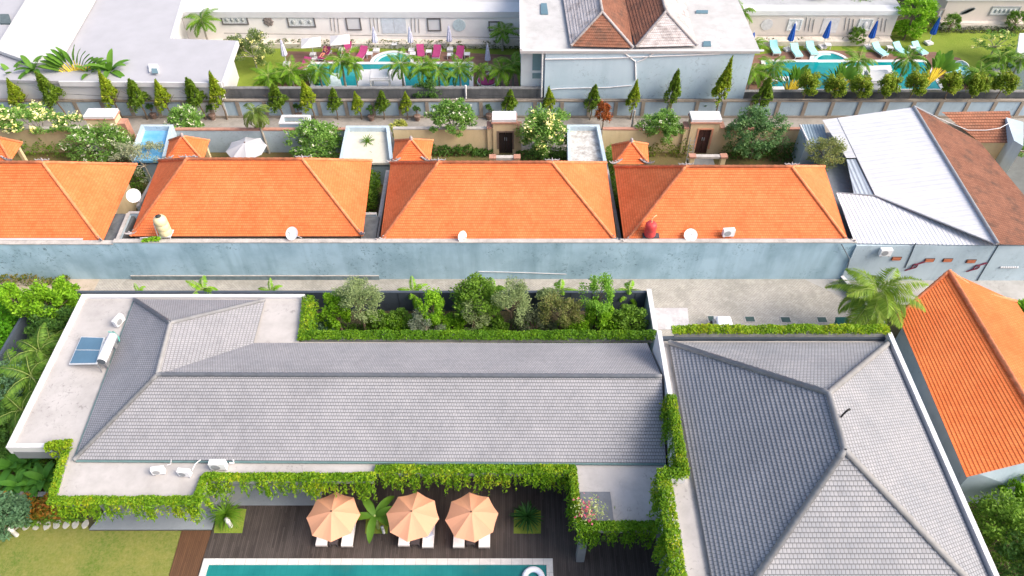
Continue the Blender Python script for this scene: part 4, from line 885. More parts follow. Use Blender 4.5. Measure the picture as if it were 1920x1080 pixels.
c = PY(503,40,Y1); m = MB(); 
for k in range(7): an = k*2*math.pi/7; m.lathe((c.x + .35*math.cos(an), Y1-.05, c.z + .35*math.sin(an)), [(.05,-.22),(.26,0),(.05,.22)], 7, sy=.3)
m.lathe((c.x, Y1-.06, c.z), [(.05,-.25),(.3,0),(.05,.25)], 8, sy=.3); build('flower_relief', m, plain('relief_brown', (.2,.17,.16), .8), lh1)
rl = MB(); rl.tube([PY(420,62,Y1-1), PY(980,71,Y1-1)], .04, 5); build('terrace_rail', rl, SLT, lh1)
frame_rel(lh2, 1490, 46, 26, 22, Y2, 0, PL); frame_rel(lh2, 1622, 46, 26, 22, Y2, 0, PL); slats(lh2, 1520, 45, Y2, 3, 24, -4); slats(lh2, 1594, 45, Y2, 3, 24, -4); slats(lh2, 1655, 45, Y2, 3, 24, -4)
for px in (1490, 1622): c = PY(px,46,Y2); build('oval_relief', MB().lathe((c.x, Y2-.06, c.z), [(.05,-.38),(.2,-.2),(.24,0),(.2,.2),(.05,.38)], 10, sy=.3), WHITE, lh2)
c = PY(1438,46,Y2); build('round_relief', MB().tube([(c.x,Y2,c.z),(c.x,Y2-.05,c.z)], .62, 18), plain('relief_lilac', (.55,.54,.56)), lh2)
a, b = PY(1536,62,Y2), PY(1576,34,Y2); build('door', MB().box(a.x, b.x, Y2-.05, Y2, a.z, b.z), plain('pale_door2', (.56,.55,.56)), lh2)
rl = MB(); rl.tube([PY(1420,66,Y2-1), PY(1672,66,Y2-1)], .04, 5); build('terrace_rail', rl, SLT, lh2)
c = PY(1814,21,Y3); m = MB(); 
for k in range(9): m.obox((c.x - .5 + k*.13, Y3-.05, c.z - .2 + k*.06), .28, .06, .3 + .25*math.sin(k*.4), 0, .5)
build('leaf_relief', m, plain('leaf_grey', (.24,.27,.28)), lh3)
frame_rel(lh3, 1884, 20, 54, 17, Y3, 4, plain('frame_mid', (.32,.33,.34))); frame_rel(lh3, 1764, 24, 10, 15, Y3, 0, SLT)
rl = MB(); rl.tube([PY(1740,44,Y3-1), PY(1990,46,Y3-1)], .04, 5); build('terrace_rail', rl, SLT, lh3)
# white corner building, far right edge
m = MB(); K = [P(1912,62,3.2), P(1990,62,3.2), P(1990,120,3.2), P(1905,112,3.2)]; t = thing('white_hut', 'white flat-roofed hut cut by the right edge above the palms', 'hut', (K[0].x, K[0].y, 0)); build('roof', MB().prism(K, 3.0, 3.2), WHITE, t); build('wall', MB().prism([K[0]+V(.3,-.3,0), K[1], K[2], K[3]+V(.3,.3,0)], 0, 2.999), BLUE2, t)
m = MB(); K = [P(1858,122,2.4), P(1882,120,2.4), P(1899,142,2.4), P(1874,150,2.4)]; t = thing('canopy', 'small grey square canopy among palms near the right edge', 'canopy', (K[0].x, K[0].y, 0)); build('roof', MB().prism(K, 2.3, 2.4), plain('canopy_grey', (.55,.54,.55)), t)
m = MB(); 
for p in K: m.obox((p.x, p.y, 1.15), .08, .08, 2.29)
build('post', m, GREYMET, t)
# backdrop building behind the top centre-left
m = MB(); 
# ================================================================== things on the pool deck
def umbrella_proto(name, label, r, h, col, n=8, ang=0, cat='umbrella', wgt=(.3,.3,.3), sag=.025, rise=.62, rcol=None, hubs=True):
    t = thing(name, label, cat); m = MB(); S = 6; rings = []
    for i in range(S+1):
        f = i/S; ring = []
        for k in range(n*4):
            a = ang + 2*math.pi*k/(n*4); ph = (k % 4)/4; edge = 1 - sag*math.sin(math.pi*ph)
            rr = r*f*edge*(1/ max(.5, math.cos(((ph-.5)*2*math.pi/n))) * math.cos(math.pi/n)); ring.append((rr*math.cos(a), rr*math.sin(a), h - rise*f**1.15 - .05*math.sin(math.pi*ph)*f))
        rings.append(ring)
    N_ = n*4
    for i in range(S):
        for k in range(N_):
            q = [rings[i+1][k], rings[i+1][(k+1) % N_], rings[i][(k+1) % N_], rings[i][k]]
            m.face(q[:3] if i == 0 else q, None, False)
    cv = build('canopy', m, fabric(name + '_cloth', col), t, True)
    rb = MB()
    for k in range(n): a = ang + 2*math.pi*k/n; rb.tube([(0,0,h-.03), (r*.97*math.cos(a), r*.97*math.sin(a), h-rise-.035)], .014, 4)
    build('ribs', rb, WHITE, t, True)
    p = MB().tube([(0,0,0),(0,0,h-.02)], .028, 8); build('pole', p, plain('pole_wood', (.25,.16,.1), .5), t, True)
    if hubs: build('finial', MB().lathe((0,0,h-.01), [(.05,0),(.06,.03),(.03,.1),(.01,.13)], 8), plain('finial_dark', (.12,.07,.05)), t, True)
    build('base', MB().lathe((0,0,0), [(.28,0),(.28,.07),(.08,.1),(.05,.25)], 14), plain('umbrella_base', wgt), t, True)
    return t
@cached
def fabric(name, col):
    s = NT(name); g = s.N('NewGeometry'); s.fin(s.mix(s.noise(6, 4), tuple(c*.95 for c in col), tuple(min(1, c*1.04) for c in col)), .85, .15)
    tr = s.N('BsdfTranslucent'); tr.inputs[0].default_value = (*col, 1); mx = s.N('MixShader'); mx.inputs[0].default_value = .3
    s.L(s.b.outputs[0], mx.inputs[1]); s.L(tr.outputs[0], mx.inputs[2]); s.L(mx.outputs[0], s.out.inputs[0]); return s.m
UM = umbrella_proto('parasol', 'x', 1.5, 2.75, (.9,.45,.28), 8, R(90))
G = 'orange parasols on the pool deck'
for (x, y, rz, lb) in ((622,966,4,'orange parasol nearest the hanging grass tuft, left of the palm'), (772,966,-6,'orange parasol right beside the small palm on the deck'), (884,967,8,'orange parasol nearest the spiky cycad')):
    place(UM, V(*P(x, y-6, 2.75)[:2], .1), lb, G, 1.0, R(rz))
def lounger_proto(name, cushion, frame, L=1.95, W=.66, back=.32, fold=.0, pillow=None):
    t = thing(name, 'x', 'sun lounger'); m = MB()
    for g in (-1, 1): m.obox((g*(W/2-.03), 0, .26), .05, L, .07)
    for y in (-L/2+.03, 0, L/2-.03): m.obox((0, y, .26), W-.1, .05, .05)
    build('frame', m, frame, t, True)
    for g in (-1, 1):
        for y in (-L/2+.12, L/2-.14): build('leg', MB().obox((g*(W/2-.05), y, .12), .06, .06, .24), frame, t, True)
    m = MB(); m.obox((0, -L*.17, .35), W-.02, L*.62, .1); build('mattress', m, cushion, t, True)
    m = MB(); bl = L*.36; m.obox((0, L*.14 + bl*.5*math.cos(back), .36 + bl*.5*math.sin(back)), W-.02, bl, .1, 0, 0, back); build('backrest', m, cushion, t, True)
    if pillow: build('pillow', MB().obox((0, L*.14 + bl*.85*math.cos(back), .45 + bl*.85*math.sin(back)), W*.7, .25, .09, 0, 0, back), pillow, t, True)
    return t
CUSH = plain('cushion_white', (.82,.8,.8), .9, .05, 4)
LG = lounger_proto('sun_lounger', CUSH, plain('lounger_frame', (.3,.27,.25)), pillow=plain('pillow_grey', (.6,.62,.66), .9))
for (x, y, lb) in ((602,1001,'white lounger, left one under the orange parasol nearest the villa wall'), (650,1002,'white lounger right of the dark side table under the left orange parasol'),
                   (757,1001,'white lounger, left one under the middle orange parasol'), (802,1004,'white lounger with towel, right one under the middle orange parasol'),
                   (860,1004,'white lounger, left one under the right orange parasol'), (908,1004,'white lounger, right one under the right orange parasol')):
    place(LG, V(*P(x, y+24, .4)[:2], .09) + V(0,1.0,0), lb, 'white loungers on the pool deck')
def side_table(name, top, leg, s=.5, h=.4):
    t = thing(name, 'x', 'side table'); build('tabletop', MB().box(-s/2, s/2, -s/2, s/2, h-.04, h), top, t, True)
    for gx in (-1,1):
        for gy in (-1,1): build('leg', MB().obox((gx*(s/2-.04), gy*(s/2-.04), (h-.04)/2), .05, .05, h-.042), leg, t, True)
    return t
DT = plain('table_dark', (.07,.06,.065), .5)
ST = side_table('side_table', DT, DT)
for (x, y, lb) in ((626,1014,'small dark table between the two loungers under the left parasol'), (779,1014,'small dark table between the two loungers under the middle parasol'), (883,1014,'small dark table between the two loungers under the right parasol')):
    place(ST, V(*P(x, y, .4)[:2], .09), lb, 'small dark tables between loungers')
tw = MB(); q = P(803,1002,.55); tw.obox((q.x, q.y+.1, .56), .42, .5, .07, .5); tag(build('towel', tw, plain('towel_blue', (.55,.62,.75), .95)), 'pale blue towel on the right lounger under the middle parasol', 'towel')
# float ring in the pool
fl = thing('pool_float', 'white inflatable ring floating at the right end of the teal pool', 'pool float', V(*P(1000,1083,.25)[:2], .1)); m = MB()
c = fl.location; R_, r_ = .48, .17
vs = []; fs = []
for i in range(28):
    for k in range(10):
        a, b = 2*math.pi*i/28, 2*math.pi*k/10; vs.append((c.x + (R_ + r_*math.cos(b))*math.cos(a), c.y + (R_ + r_*math.cos(b))*math.sin(a), .22 + r_*math.sin(b)))
        fs.append((i*10+k, ((i+1) % 28)*10+k, ((i+1) % 28)*10+(k+1) % 10, i*10+(k+1) % 10))
m.mesh(vs, fs, True); build('ring', m, plain('float_white', (.85,.85,.92), .25, .04), fl)
build('valve', MB().lathe((c.x+.48, c.y, .38), [(.03,0),(.03,.05)], 8), plain('valve_blue', (.2,.35,.7)), fl)
# stepping stones, lamps
for (x, y, rz, s) in ((31,986,.2,.9),(49,987,.4,.9),(69,986,.1,1),(88,986,.5,.95),(107,984,.6,1),(124,985,.9,.9),(142,984,.7,.95),(160,983,.3,.9)):
    q = P(x, y, .05); s *= .8; m = MB(); n = 11
    m.prism([(q.x + .27*s*math.cos(2*math.pi*k/n)*random.uniform(.8,1.1), q.y + .36*s*math.sin(2*math.pi*k/n)*random.uniform(.85,1.1)) for k in range(n)], .03, .1)
    o = build('stepping_stone', m, stained('stone', (.5,.49,.45), (.3,.3,.27), .5, 3, False)); o['group'] = 'stepping stones along the lawn edge'; o['category'] = 'stepping stone'
    o['label'] = 'round pale stepping stone, number %s of eight from the left along the lawn' % ['first','second','third','fourth','fifth','sixth','seventh','last'][int(len([1 for z in bpy.data.objects if z.name.startswith('stepping_stone')]))-1]
    o['label'] = o['label'].replace('number ', '')
lp = thing('garden_lamp', 'x', 'garden lamp'); build('post', MB().lathe((0,0,0), [(.12,0),(.12,.5),(.135,.52),(.135,.85),(.1,.9)], 14), WHITE, lp, True); build('cap', MB().lathe((0,0,.9), [(.13,0),(.13,.04),(.02,.06)], 14), plain('cap_pale', (.5,.5,.47)), lp, True)
place(lp, V(*P(31,1003,.1)[:2], .05), 'white bollard lamp on the lawn under the bluish-green tree', 'white bollard lamps'); place(lp, V(*P(433,987,.1)[:2], .11), 'white bollard lamp on the grass inset with the grassy tuft', 'white bollard lamps')
# ================================================================== equipment on roofs
def ac_proto(name):
    t = thing(name, 'x', 'air conditioner'); build('casing', MB().box(-.42,.42,-.16,.16,.08,.68), plain('ac_white', (.78,.78,.8), .5, .04), t, True)
    m = MB(); m.tube([(-.1,-.162,.38),(-.1,-.18,.38)], .24, 18); build('fan_grille', m, plain('grille_grey', (.33,.34,.36), .6), t, True)
    for g in (-1,1): build('foot', MB().box(g*.3-.05, g*.3+.05, -.18, .18, 0, .079), GREYMET, t, True)
    return t
AC = ac_proto('air_conditioner')
place(AC, V(*P(300,887,ZS)[:2], ZS), 'white air conditioner, leftmost of three on the front terrace roof', None, .8, R(8))
place(AC, V(*P(349,891,ZS)[:2], ZS), 'white air conditioner between two others beside the hanging vines', None, .8, R(-6))
place(AC, V(*P(413,878,ZS)[:2], ZS), 'white raised air conditioner close to the grey tiles at the eave', None, 1.05, 0)
place(AC, V(*P(226,607,ZS)[:2], ZS), 'white air conditioner standing on the white roof behind the solar heater', None, .9, R(70))
q = PY(1361,458,39.6); place(AC, V(q.x, 39.75, 3.93), 'white air conditioner on the blue wall below the fourth orange roof', None, 1.0, R(4))
q = PY(1660,474,38.7); place(AC, V(q.x, 38.72, q.z-.3), 'white air conditioner mounted on the wall of the workshop', None, 1.0, 0)
m = MB(); m.tube([P(286,872,4.4)+V(.8,0,0), P(320,870,4.2), P(321,862,4.5)], .03, 5); m.tube([P(360,882,4.5), P(366,870,4.5), P(376,862,4.4)], .035, 5); m.tube([P(430,868,4.5), P(438,868,4.4), P(437,862,4.4)], .05, 5)
tag(build('pipe', m, WHITE), 'white insulated pipes from the terrace roof air conditioners under the tiles', 'pipe')
# solar water heater
sh = thing('solar_heater', 'solar water heater with two blue panels and a white tank', 'solar heater', P(165,670,ZS)); a, b, c, d = P(129,683,4.25), P(181,682,4.9), P(196,633,4.9), P(152,631,4.25)
def panel(m, a, b, c, d, th=.08): 
    n = (b-a).cross(d-a).normalized(); n = n if n.z > 0 else -n
    m.mesh([a-n*th, b-n*th, c-n*th, d-n*th, a, b, c, d], [(3,2,1,0),(4,5,6,7),(0,1,5,4),(1,2,6,5),(2,3,7,6),(3,0,4,7)])
m = MB(); panel(m, a, b, c, d); fr = build('panel_frame', m, plain('alu', (.7,.72,.74), .4), sh)
up = V(0,0,.03)
for f0, f1 in ((.03,.49),(.52,.97)):
    m = MB(); l = lambda s, t: (a.lerp(b, s)).lerp(d.lerp(c, s), t) + up; panel(m, l(.04,f0), l(.96,f0), l(.96,f1), l(.04,f1), .02); build('panel', m, glass('solar_glass', (.07,.14,.2)), sh)
m = MB(); t0, t1 = P(190,678,5.0), P(212,628,5.0); m.tube([t0, t0.lerp(t1,.02), t0.lerp(t1,.98), t1], [.2,.28,.28,.2], 18); tk = build('tank', m, plain('tank_white', (.78,.79,.82), .35, .03), sh)
m = MB(); m.tube([t0-(t1-t0).normalized()*.02, t0+(t1-t0).normalized()*.01], .24, 18); build('end_cap', m, plain('cap_dark', (.1,.12,.14), .5), tk)
m = MB(); m.tube([t1+V(0,0,0), P(212,622,4.8), P(222,632,4.4), P(224,640,4.3)], .05, 6); m.tube([P(203,622,4.9), P(214,624,4.8)], .04, 6); build('pipe', m, plain('pipe_green', (.1,.38,.33), .5), sh)
m = MB()
for q in (b, c): m.obox((q.x, q.y, (q.z+ZS)/2), .05, .05, q.z-ZS-.1)
for q in (t0.lerp(t1,.15), t0.lerp(t1,.85)): m.obox((q.x, q.y, (4.75+ZS)/2), .06, .3, .72)
build('stand', m, GREYMET, sh)
# vent pipe on the ridge
q = P(1573,786,zap-.4); m = MB(); m.tube([q, q+V(.1,0,.6), q+V(.16,0,.8)], .05, 6); m.tube([q+V(.16,0,.8), q+V(.3,.05,.82)], .06, 6); tag(build('vent_pipe', m, plain('vent_black', (.03,.03,.03))), 'short black vent pipe near the ridge of the tall grey villa roof', 'pipe')
# satellite dishes
def dish(label, px, py, r, Y, tilt, az, zb, lean=0):
    q = PY(px, py, Y); t = thing('satellite_dish', label, 'satellite dish', (q.x, Y, zb), 'white satellite dishes on the orange houses'); n = V(math.sin(az)*math.cos(tilt), -math.cos(az)*math.cos(tilt), math.sin(tilt))
    a = n.cross(V(0,0,1)).normalized(); b = n.cross(a); m = MB(); vs = []; fs = []; K, S = 20, 4
    for i in range(S+1):
        rr = r*i/S
        for k in range(K): vs.append(q + (a*math.cos(2*math.pi*k/K) + b*math.sin(2*math.pi*k/K))*rr + n*(.14*r*(i/S)**2))
    for i in range(S):
        for k in range(K): fs.append((i*K+k, i*K+(k+1) % K, (i+1)*K+(k+1) % K, (i+1)*K+k))
    m.mesh(vs, fs, True); d = build('reflector', m, plain('dish_white', (.84,.83,.82), .5, .03), t)
    m = MB(); f = q + n*r*.75; m.tube([q - b*r*.95*(1 if b.z < 0 else -1)*-1, f], .02, 4); m.tube([f, f+n*.12], .045, 6); build('feed_arm', m, GREYMET, t)
    m = MB(); m.tube([(q.x+lean, Y+.05, zb), (q.x, Y+.05, q.z-.1), q - n*.05], .035, 6); build('mast', m, GREYMET, t)
dish('round white dish on a pole in the gap between the first two orange roofs', 251, 367, .54, 44.0, R(48), R(15), 0, .9)
dish('white dish hanging over the blue wall below the second orange house', 548, 438, .5, 39.5, R(50), R(-25), 3.9, .6)
dish('small narrow white dish at the front edge of the middle orange house', 866, 443, .42, 39.5, R(20), R(50), 3.9, .1)
dish('white dish at the front edge of the fourth orange house', 1295, 441, .48, 39.6, R(50), R(-8), 3.9)
# water tanks
q = PY(315,447,39.75); t = thing('water_tank', 'cream vertical water tank with black lid on a metal stand', 'water tank', (q.x, 39.8, 3.9)); h = PY(310,409,39.8).z - 4.0
m = MB().lathe((q.x, 39.8, 4.15), [(.42,0),(.46,.06),(.46,h*.28),(.44,h*.3),(.46,h*.32),(.46,h*.6),(.44,h*.62),(.46,h*.64),(.46,h*.84),(.36,h*.95),(.2,h)], 20); build('tank', m, plain('tank_cream', (.72,.6,.36), .5, .06, 1), t)
build('lid', MB().lathe((q.x, 39.8, 4.15+h), [(.2,0),(.2,.05),(.04,.08)], 14), plain('lid_black', (.04,.05,.05)), t)
m = MB()
for gx in (-.35,.35):
    for gy in (-.3,.3): m.obox((q.x+gx, 39.8+gy, 4.03), .05, .05, .24)
m.obox((q.x, 39.8, 4.12), .9, .8, .05); m.tube([(q.x-.5,39.7,5.2),(q.x-.5,39.5,4.1),(q.x-1.8,39.4,4.05)], .04, 5); build('stand', m, WHITE, t)
q = PY(1215,455,39.8); t = thing('water_tank', 'red water tank with a bent pipe on top at the orange roof edge', 'water tank', (q.x, 39.8, 3.9))
m = MB().lathe((q.x, 39.8, 4.0), [(.38,0),(.42,.05),(.42,.5),(.4,.53),(.42,.56),(.42,1.0),(.32,1.15),(.16,1.2)], 18); build('tank', m, plain('tank_red', (.58,.06,.06), .45, .1, 1), t)
m = MB(); m.tube([(q.x,39.8,5.2),(q.x,39.9,5.5),(q.x+.3,40.0,5.75),(q.x+.3,40.2,5.5)], .035, 5); build('pipe', m, plain('pipe_cream', (.6,.45,.25)), t)
build('stand', MB().obox((q.x+.1, 39.8, 3.96), 1.2, .6, .07), plain('stand_dark', (.06,.07,.08)), t)
# wall ornaments and plaque on the workshop wall
for (x, y, lb) in ((1715,499,'dark red knotted wall ornament beside the drain pipe'), (1831,501,'dark red knotted wall ornament below the rightmost grille')):
    c = PY(x, y, 38.88); m = MB(); n = 16; m.tube([c + V(.18*math.cos(2*math.pi*k/n)+.03*math.sin(2*math.pi*k/n), 0, .22*math.sin(2*math.pi*k/n)) for k in range(n+1)], .05, 5)
    for d in (1, -1): m.tube([c + V(-d*.05,-.02,d*.15), c + V(d*.25,-.02,d*.3), c + V(d*.62,-.02,d*.42)], [.05,.05,.02], 5); m.tube([c + V(-.15*d,0,-.2*d), c + V(-.4*d,0,-.42*d), c+V(-.55*d,0,-.5*d)], [.05,.05,.02], 5)
    tag(build('wall_ornament', m, plain('ornament_red', (.2,.03,.06), .5)), lb, 'wall ornament')
c = PY(1892,502,38.88); m = MB()
for k in range(8): m.lathe((c.x-.6+k*.17, 38.9, c.z), [(.02,-.1),(.12,-.02),(.1,.08),(.02,.12)], 7, sy=.5)
tag(build('wall_plaque', m, WHITE), 'white carved plaque on the pale blue wall at the right edge', 'plaque')
# driveway things
for i, (x, y, lb) in enumerate(((1336,598,'dark square drain cover half hidden beside the white cart'), (1406,599,'dark square drain cover just right of the white cart'), (1473,600,'dark square drain cover, second from the white cart on the right side'), (1541,600,'dark square drain cover nearest the green bin'))):
    q = P(x, y); t = thing('drain_cover', lb, 'drain cover', (q.x, q.y, 0), 'drain covers in a row on the driveway'); build('frame', MB().box(q.x-.4, q.x+.4, q.y-.3, q.y+.3, .022, .045), COPING, t); build('grate', MB().box(q.x-.32, q.x+.32, q.y-.23, q.y+.23, .0451, .055), plain('grate_dark', (.05,.09,.085), .6), t)
q = P(1358,607,1.2); t = thing('utility_cart', 'small white-roofed cart parked behind the planter hedge on the driveway', 'cart', (q.x, q.y, 0)); m = MB(); x, y = q.x, q.y+.1
m.mesh([(x-.62,y-1.0,1.15),(x+.62,y-1.0,1.15),(x+.55,y+.5,1.25),(x-.55,y+.5,1.25),(x-.58,y-.9,1.4),(x+.58,y-.9,1.4),(x+.45,y+.42,1.45),(x-.45,y+.42,1.45)], [(3,2,1,0),(4,5,6,7),(0,1,5,4),(1,2,6,5),(2,3,7,6),(3,0,4,7)])
o = build('roof', m, plain('cart_white', (.82,.82,.84), .3, .02), t); bv = o.modifiers.new('b', 'BEVEL'); bv.width = .12; bv.segments = 3
m = MB(); m.box(x-.55,x+.55,y-.95,y+.8,.35,.62); m.box(x-.5,x+.5,y+.5,y+.9,.62,.85); build('body', m, plain('cart_grey', (.45,.46,.48)), t)
m = MB(); m.box(x-.48,x+.48,y-.6,y-.1,.62,.75); m.box(x-.48,x+.48,y-.7,y-.6,.62,1.05); build('seat', m, plain('seat_dark', (.05,.05,.06)), t)
for gx in (-.5,.5):
    build('post', MB().tube([(x+gx,y-.85,.6),(x+gx*.95,y-.85,1.2)], .02, 5), GREYMET, t); build('post', MB().tube([(x+gx,y+.6,.8),(x+gx*.9,y+.35,1.28)], .02, 5), GREYMET, t)
    for gy in (-.65,.65): build('wheel', MB().tube([(x+gx*1.15-.06,y+gy,.25),(x+gx*1.15+.06,y+gy,.25)], .25, 14), plain('tyre', (.03,.03,.03)), t)
q = P(1576,612,.5); t = thing('waste_bin', 'dark green lidded bin at the right end of the driveway', 'bin', (q.x, q.y, 0)); m = MB()
m.mesh([(q.x-.3,q.y-.3,.05),(q.x+.3,q.y-.3,.05),(q.x+.3,q.y+.3,.05),(q.x-.3,q.y+.3,.05),(q.x-.38,q.y-.38,.95),(q.x+.38,q.y-.38,.95),(q.x+.38,q.y+.38,.95),(q.x-.38,q.y+.38,.95)], [(3,2,1,0),(4,5,6,7),(0,1,5,4),(1,2,6,5),(2,3,7,6),(3,0,4,7)]); build('body', m, plain('bin_green', (.015,.13,.10), .5), t)
build('lid', MB().box(q.x-.41,q.x+.41,q.y-.42,q.y+.42,.951,1.03), plain('bin_green', (.015,.13,.10), .5), t)
for g in (-1,1): build('wheel', MB().tube([(q.x+g*.3-.03,q.y+.34,.1),(q.x+g*.3+.03,q.y+.34,.1)], .1, 10), plain('tyre', (.03,.03,.03)), t)
# ================================================================== yard umbrella, table and chairs
YU = umbrella_proto('garden_umbrella', 'open white garden umbrella above a table behind the second orange house', 1.75, 2.7, (.62,.63,.67), 8, R(15)); q = P(459,269,2.6); place(YU, V(q.x, q.y, 0), 'open white garden umbrella above a table behind the second orange house')
tb_ = side_table('garden_table', WHITE, GREYMET, .9, .72); q2 = V(q.x+.3, q.y-.9, 0); tb_['category'] = 'table'; place(tb_, q2, 'white square table in the shade of the open white umbrella')
ch = thing('garden_chair', 'x', 'chair'); build('seat', MB().box(-.22,.22,-.22,.22,.42,.46), WHITE, ch, True); build('backrest', MB().box(-.22,.22,.2,.24,.46,.9), WHITE, ch, True)
for gx in (-1,1):
    for gy in (-1,1): build('leg', MB().obox((gx*.19,gy*.19,.21),.04,.04,.42), WHITE, ch, True)
place(ch, q2+V(-.9,0,0), 'white garden chair left of the table under the white umbrella', 'white garden chairs', 1, R(90)); place(ch, q2+V(.9,.1,0), 'white garden chair right of the table under the white umbrella', 'white garden chairs', 1, R(-90))
# ================================================================== far pool gardens: loungers, parasols, tables, daybeds, bather
MAG = plain('cushion_magenta', (.36,.05,.16), .9, .1, 4); CY = plain('cushion_aqua', (.33,.66,.67), .9, .06, 4)
lm = lounger_proto('magenta_lounger', MAG, WHITE, 2.0, .8, .55); lc = lounger_proto('aqua_lounger', CY, WHITE, 2.0, .8, .55)
lm.name = 'sun_lounger'; lc.name = 'sun_lounger'
for (x, y, rz, lb) in ((571,123,-20,'magenta lounger half hidden by the leftmost palms at the pool'), (609,103,-14,'magenta lounger with a sunbather on it'), (651,94,-2,'magenta lounger directly below the right open white parasol'), (679,102,-12,'magenta lounger left of the slatted white table by the round bay'),
                       (789,99,8,'magenta lounger just right of the round pool bay'), (819,100,-3,'magenta lounger between two round white-topped tables'), (862,102,-6,'magenta lounger nearest the right end of the left pool')):
    place(lm, V(*P(x, y, .3)[:2], .06), lb, 'magenta loungers round the left pool', 1, R(rz))
for (x, y, rz, lb) in ((1452,92,2,'aqua lounger, leftmost, its foot hidden by palm fronds'), (1492,98,6,'aqua lounger right of the leftmost closed blue parasol'), (1521,94,6,'aqua lounger nearest the round bay of the right pool'), (1648,96,22,'aqua lounger just right of the third closed blue parasol'),
                       (1687,95,20,'aqua lounger between a white side table and a palm'), (1722,94,20,'aqua lounger beside the rightmost closed blue parasol')):
    place(lc, V(*P(x, y, .3)[:2], .06), lb, 'aqua loungers round the right pool', 1.05, R(rz))
def closed_par(name, col):
    t = thing(name, 'x', 'closed umbrella'); m = MB(); prof = [(.2,.95),(.26,1.05),(.22,1.4),(.15,1.9),(.08,2.4),(.03,2.55)]
    vs = []; K = 16
    for r, z in prof:
        for k in range(K): rr = r*(1.15 if k % 2 else .8); vs.append((rr*math.cos(2*math.pi*k/K), rr*math.sin(2*math.pi*k/K), z))
    m.mesh(vs, [(i*K+k, i*K+(k+1) % K, (i+1)*K+(k+1) % K, (i+1)*K+k) for i in range(5) for k in range(K)]); m.mesh(vs[-K:], [tuple(range(K))])
    build('folded_canopy', m, plain(name + '_cloth', col, .9, .25, 6), t, True); build('pole', MB().tube([(0,0,.1),(0,0,2.7)], .03, 6), WHITE, t, True); build('base', MB().obox((0,0,.1), .6, .6, .18), WHITE, t, True)
    t.name = 'closed_parasol'; return t
cg = closed_par('lilac_parasol', (.55,.56,.70)); cb2 = closed_par('blue_parasol', (.02,.10,.42))
for (x, y, lb) in ((538,122,'closed lilac-grey parasol at the far left of the pool'), (706,97,'closed lilac-grey parasol left of the round pool bay'), (772,97,'closed lilac-grey parasol just right of the round pool bay'), (844,95,'closed lilac-grey parasol between the two right magenta loungers'), (915,131,'closed lilac-grey parasol above the round magenta daybed')):
    place(cg, V(*P(x, y, 0)[:2], .06), lb, 'closed lilac-grey parasols', 1.1)
for (x, y, lb) in ((1401,112,'closed blue parasol beside the blue building'), (1476,95,'closed blue parasol above the leftmost aqua loungers'), (1541,90,'closed blue parasol just left of the round trimmed bush'), (1626,90,'closed blue parasol right of the round trimmed bush'), (1740,83,'closed blue parasol standing on the big lawn')):
    place(cb2, V(*P(x, y, 0)[:2], .06), lb, 'closed blue parasols', 1.2, .3)
up_ = thing('square_parasol', 'x', 'umbrella'); m = MB(); r, h = 1.25, 2.5
for k in range(4):
    a, b = R(45+90*k), R(135+90*k); m.face([(r*math.cos(a)*1.2, r*math.sin(a)*1.2, h-.5), (r*math.cos(b)*1.2, r*math.sin(b)*1.2, h-.5), (0,0,h)])
build('canopy', m, fabric('white_cloth', (.84,.82,.82)), up_, True); build('pole', MB().tube([(0,0,0),(0,0,h)], .03, 6), WHITE, up_, True); build('base', MB().obox((0,0,.08), .6, .6, .15), WHITE, up_, True)
place(up_, V(*P(582,74,2.3)[:2], .06), 'open white square parasol, left one, over the sunbather', 'open white square parasols', .95, R(10)); place(up_, V(*P(636,69,2.3)[:2], .06), 'open white square parasol, right one, over an empty magenta lounger', 'open white square parasols', .95, R(10))
wt = side_table('white_side_table', WHITE, WHITE, .55, .45); wt.name = 'side_table'
for (x, y, lb) in ((587,103,'white side table left of the sunbather'), (641,94,'white side table left of the lounger under the right white parasol'), (693,102,'slatted white table between magenta lounger and lilac parasol'), (740,84,'small white table alone on the lawn behind the round bay'), (774,102,'white side table below the second closed lilac parasol'), (804,98,'white side table between the two loungers right of the bay'),
                   (844,104,'white side table below the third lilac parasol'), (876,103,'white side table right of the last magenta lounger'), (1552,85,'small white table on the lawn behind the right round bay'), (1668,90,'white side table between two tilted aqua loungers'), (1711,90,'white side table left of the aqua lounger at the blue parasol')):
    place(wt, V(*P(x, y, .4)[:2], .06), lb, 'white side tables in the pool gardens', 1.1)
def daybed(label, q, cush, s, pil, rz=0):
    t = thing('round_daybed', label, 'daybed', q); m = MB().lathe((q.x, q.y, q.z), [(.8*s,0),(.95*s,.12),(1.02*s,.42),(.95*s,.45)], 22); 
    build('base', m, plain('daybed_white', (.7,.7,.7), .8), t); m = MB().lathe((q.x, q.y, q.z), [(.9*s,.40),(.92*s,.5),(.86*s,.54)], 22); build('cushion', m, cush, t)
    m = MB(); vs = []; K = 14
    for k in range(K+1):
        a = R(5) + R(100)*k/K + rz; 
        for r, z in ((1.0,.42),(1.06,.42+.5*math.sin(math.pi*k/K)),(.98,.42+.5*math.sin(math.pi*k/K))): vs.append((q.x + r*s*math.cos(a), q.y + r*s*math.sin(a), q.z+z))
    m.mesh(vs, [f for k in range(K) for f in ((k*3,k*3+3,k*3+4,k*3+1),(k*3+1,k*3+4,k*3+5,k*3+2))]); build('backrest', m, plain('daybed_white', (.7,.7,.7), .8), t)
    m = MB(); m.obox((q.x+.2*s, q.y+.45*s, q.z+.65), .5*s, .22, .3, .4, 0, .4); m.obox((q.x+.5*s, q.y+.15*s, q.z+.62), .4*s, .2, .26, 1.2, 0, .3); build('pillow', m, pil, t)
daybed('round white daybed with magenta cushion behind the dark wall', V(*P(913,153,.4)[:2], .06), MAG, 1.0, plain('pillow_mag', (.4,.03,.16), .9))
